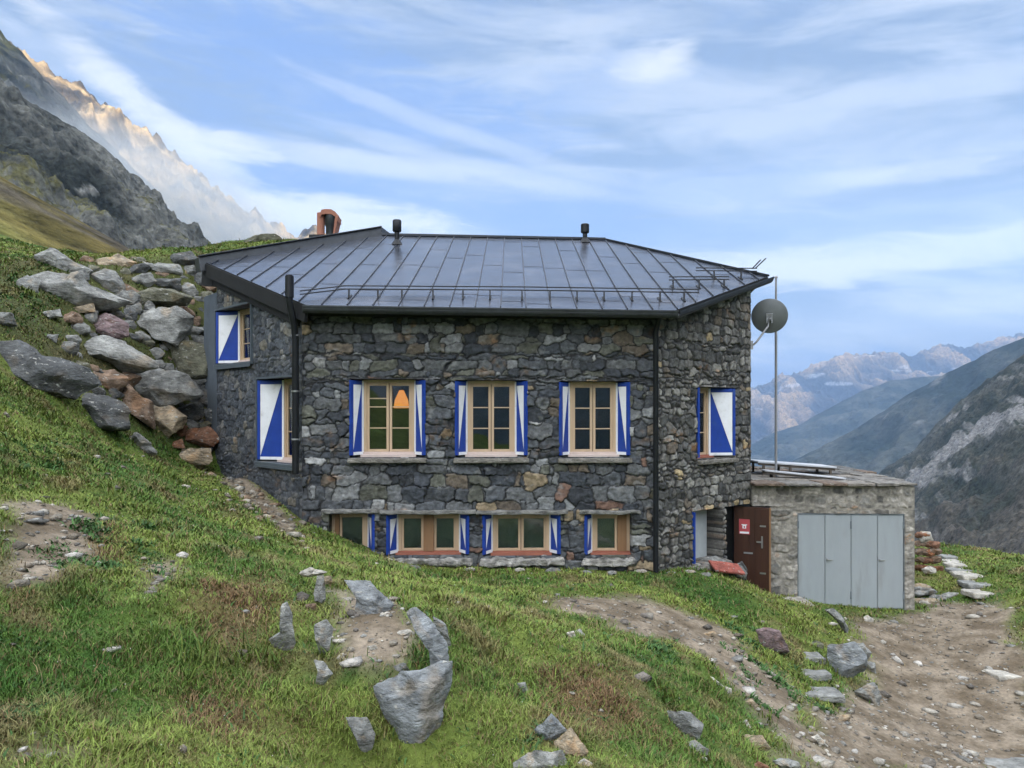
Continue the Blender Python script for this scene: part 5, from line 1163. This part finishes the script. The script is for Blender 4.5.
# ------------------------------------------------------------------ gravel, rubble, grass
def scatter(nmax, dens, seed, pw=1.5, ymin=3.0, ymax=27.):
    rg = np.random.default_rng(seed); u = rg.random(nmax)
    y = (ymin**(2-pw)+u*(ymax**(2-pw)-ymin**(2-pw)))**(1/(2-pw)); k = rg.uniform(-.80, .95, nmax); x = k*y
    ok = (x > X0+.2) & (x < X1-.2) & (np.maximum(poly_dist(HOUSE, x, y), poly_dist(SHED, x, y)) < -.04)
    x, y = x[ok], y[ok]; D, Bm, S = masks(x, y); p = dens(x, y, D, Bm, S); ok = rg.random(len(x)) < p
    return x[ok], y[ok], D[ok], Bm[ok], S[ok], rg
octa = np.array([(1,0,0),(0,1,0),(-1,0,0),(0,-1,0),(0,0,1),(0,0,-1)], float); of = np.array([(0,1,4),(1,2,4),(2,3,4),(3,0,4),(1,0,5),(2,1,5),(3,2,5),(0,3,5)])
V3, F3 = ico(1)
def gravel(name, n, dens, seed, smin, smax, tones, pw=1.4):
    x, y, D, Bm, S, rg = scatter(n, dens, seed, pw); N = len(x); s = smin+(smax-smin)*rg.random(N)**3.2; s = np.maximum(s, .0011*y)
    z = gz_at(x, y)+s*.15; a = rg.uniform(0, 6.28, N); ca, sa = np.cos(a), np.sin(a)
    base = V3[None]*(1+rg.uniform(-.38, .38, (N, len(V3), 1)))*np.stack([s*rg.uniform(.9, 1.7, N), s*rg.uniform(.7, 1.1, N), s*rg.uniform(.35, .75, N)], 1)[:, None]
    Vv = np.stack([base[..., 0]*ca[:, None]-base[..., 1]*sa[:, None]+x[:, None], base[..., 0]*sa[:, None]+base[..., 1]*ca[:, None]+y[:, None], base[..., 2]+z[:, None]], -1)
    Fv = (F3[None]+np.arange(N)[:, None, None]*len(V3)).reshape(-1, 3)
    tc = np.array(tones)[rg.integers(0, len(tones), N)]*rg.uniform(.7, 1.25, (N, 1))
    return tag(np_mesh(name, Vv.reshape(-1, 3), Fv, MT['boulder'], col=np.repeat(tc, len(V3), 0)), kind='stuff')
DT = [(.22,.195,.155), (.29,.265,.22), (.17,.145,.11), (.40,.375,.32), (.15,.135,.115), (.20,.20,.185)]
gravel('gravel', 60000, lambda x, y, D, B_, S: D*.75*(.3+.7*sstep(-.2, .3, fbm(x*1.1, y*1.1, 33, 3))), 1, .006, .034, DT)
gravel('rubble', 9000, lambda x, y, D, B_, S: D*.6+.04*(1-D), 2, .018, .085, DT+[(.42,.40,.36)])
wall_foot = [tuple(p) for p in ground_poly([(205,462),(232,478),(308,528),(306,556),(270,530),(225,500),(200,478)])]
gravel('wall_foot_rubble', 60000, lambda x, y, D, B_, S: inside(wall_foot, x, y)*.16, 3, .03, .09, [(.30,.26,.19), (.22,.19,.15), (.36,.33,.27), (.25,.18,.12)])

def blades(name, n, dens, seed, h0, h1, wmul, colfn, lean=.55, pw=1.35, ymax=27., clump=2.4):
    x, y, D, Bm, S, rg = scatter(n, dens, seed, pw, ymax=ymax); N = len(x); z = gz_at(x, y)-.008
    cl = sstep(-.3, .45, fbm(x*clump, y*clump, seed+3, 3)); h = (h0+(h1-h0)*rg.random(N)**1.6)*(.45+.95*cl)
    w = np.maximum(.0028, .00062*y)*wmul*rg.uniform(.7, 1.3, N)
    a = rg.uniform(0, 6.28, N); b = a+np.pi/2+rg.normal(0, .3, N); ln = h*lean*rg.uniform(.2, 1.5, N)
    bx, by = np.cos(b)*ln, np.sin(b)*ln; wx_, wy_ = np.cos(a)*w, np.sin(a)*w
    p = [np.stack([x-wx_, y-wy_, z], -1), np.stack([x+wx_, y+wy_, z], -1), np.stack([x+bx*.35+wx_*.8, y+by*.35+wy_*.8, z+h*.62], -1), np.stack([x+bx*.35-wx_*.8, y+by*.35-wy_*.8, z+h*.62], -1), np.stack([x+bx, y+by, z+h*rg.uniform(.75, 1.05, N)], -1)]
    V = np.stack(p, 1).reshape(-1, 3); i = np.arange(N)[:, None]*5
    c = colfn(x, y, D, Bm, S, rg); c5 = np.repeat(c, 5, 0)
    o = np_mesh(name, V, [i+np.array([0, 1, 2, 3]), i+np.array([3, 2, 4])], MT['grass'], col=np.clip(c5, .008, .5)); return tag(o, kind='stuff')
def gc(x, y, D, Bm, S, rg):
    c = grass_col(x, y); N = len(x); r = rg.random((N, 1))
    c = c*(.75+.85*rg.random((N, 1))); c = np.where(r < .14, np.array([.20, .165, .070])*(.6+.6*rg.random((N, 1))), c); c = np.where((r > .2) & (r < .27), np.array([.12, .075, .035])*(.6+.8*rg.random((N, 1))), c)
    brown = np.array([.165, .105, .052])*(.6+.9*rg.random((N, 1))); c = np.where((rg.random(N) < Bm*.85)[:, None], brown, c)
    olive = np.array([.115, .105, .036])*(.6+.8*rg.random((N, 1))); return np.where((rg.random(N) < S*.6)[:, None], olive, c)
cover_ = lambda x, y: .42+.25*(y < 7)+(.58-.25*(y < 7))*sstep(-.22, .12, fbm(x*2.0, y*2.0, 61, 4))
blades('grass', 1600000, lambda x, y, D, B_, S: (1-D)**1.5*cover_(x, y)*(1-.25*S), 5, .015, .075, 1.0, gc, lean=1.0, pw=1.6)
blades('dry_grass', 90000, lambda x, y, D, B_, S: (.25+.75*B_)*(1-D*.9)*sstep(-.1, .3, fbm(x*1.3, y*1.3, 71, 3)), 6, .04, .13, .8, lambda x, y, D, B_, S, rg: np.array([.24, .185, .095])*(.45+.8*rg.random((len(x), 1))), lean=1.1)
tuft = lambda x, y: sstep(.22, .42, fbm(x*1.25, y*1.25, 81, 4))
blades('tall_grass', 380000, lambda x, y, D, B_, S: tuft(x, y)*(1-D)*(1-.4*B_), 7, .06, .17, 1.25, lambda x, y, D, B_, S, rg: np.array([.070, .125, .024])*(.5+.8*rg.random((len(x), 1)))+np.array([.05, .03, .0])*rg.random((len(x), 1)), lean=1.0)
WEED = [ground_poly(p) for p in [[(45,545),(150,535),(155,565),(90,575),(35,572)],[(0,640),(60,640),(55,720),(0,730)],[(120,555),(165,555),(160,590),(115,585)],[(725,622),(760,622),(770,650),(730,655)],[(740,655),(790,655),(790,690),(745,690)],[(790,690),(835,690),(830,712),(795,712)],[(640,640),(680,640),(680,665),(640,660)],[(70,520),(180,512),(200,540),(90,540)],[(520,715),(545,705),(560,740),(525,745)],[(750,700),(775,700),(770,725),(750,722)],[(40,255),(60,250),(60,300),(15,330),(0,300)],[(0,440),(90,450),(120,470),(20,470)]]]
def wd(x, y, D, B_, S):
    m_ = np.zeros(len(x))
    for p in WEED: m_ = np.maximum(m_, sstep(-.12, .1, poly_dist(p, x, y)+fbm(x*4, y*4, 5, 2)*.1))
    return np.maximum(m_, .05*(1-D))*sstep(-.1, .2, fbm(x*3, y*3, 91, 3))
blades('leafy_weeds', 420000, wd, 8, .02, .065, 2.3, lambda x, y, D, B_, S, rg: np.array([.050, .115, .030])*(.5+.9*rg.random((len(x), 1))), lean=1.2, ymax=17)
# small flowers dotting the lawn
x, y, D, Bm, S, rg = scatter(2500, lambda x, y, D, B_, S: (1-D)*.5*(y < 13), 9); N = len(x); z = gz_at(x, y)+rg.uniform(.02, .06, N); s = np.maximum(.005, .0009*y)
Vv = (octa[None]*s[:, None, None]*.8+np.stack([x, y, z], -1)[:, None]).reshape(-1, 3)
tag(np_mesh('meadow_flowers', Vv, (of[None]+np.arange(N)[:, None, None]*6).reshape(-1, 3), MT['grass'], col=np.repeat(np.array([(.5,.45,.15),(.5,.5,.42),(.42,.36,.2)])[rg.integers(0, 3, N)], 6, 0)), kind='stuff')
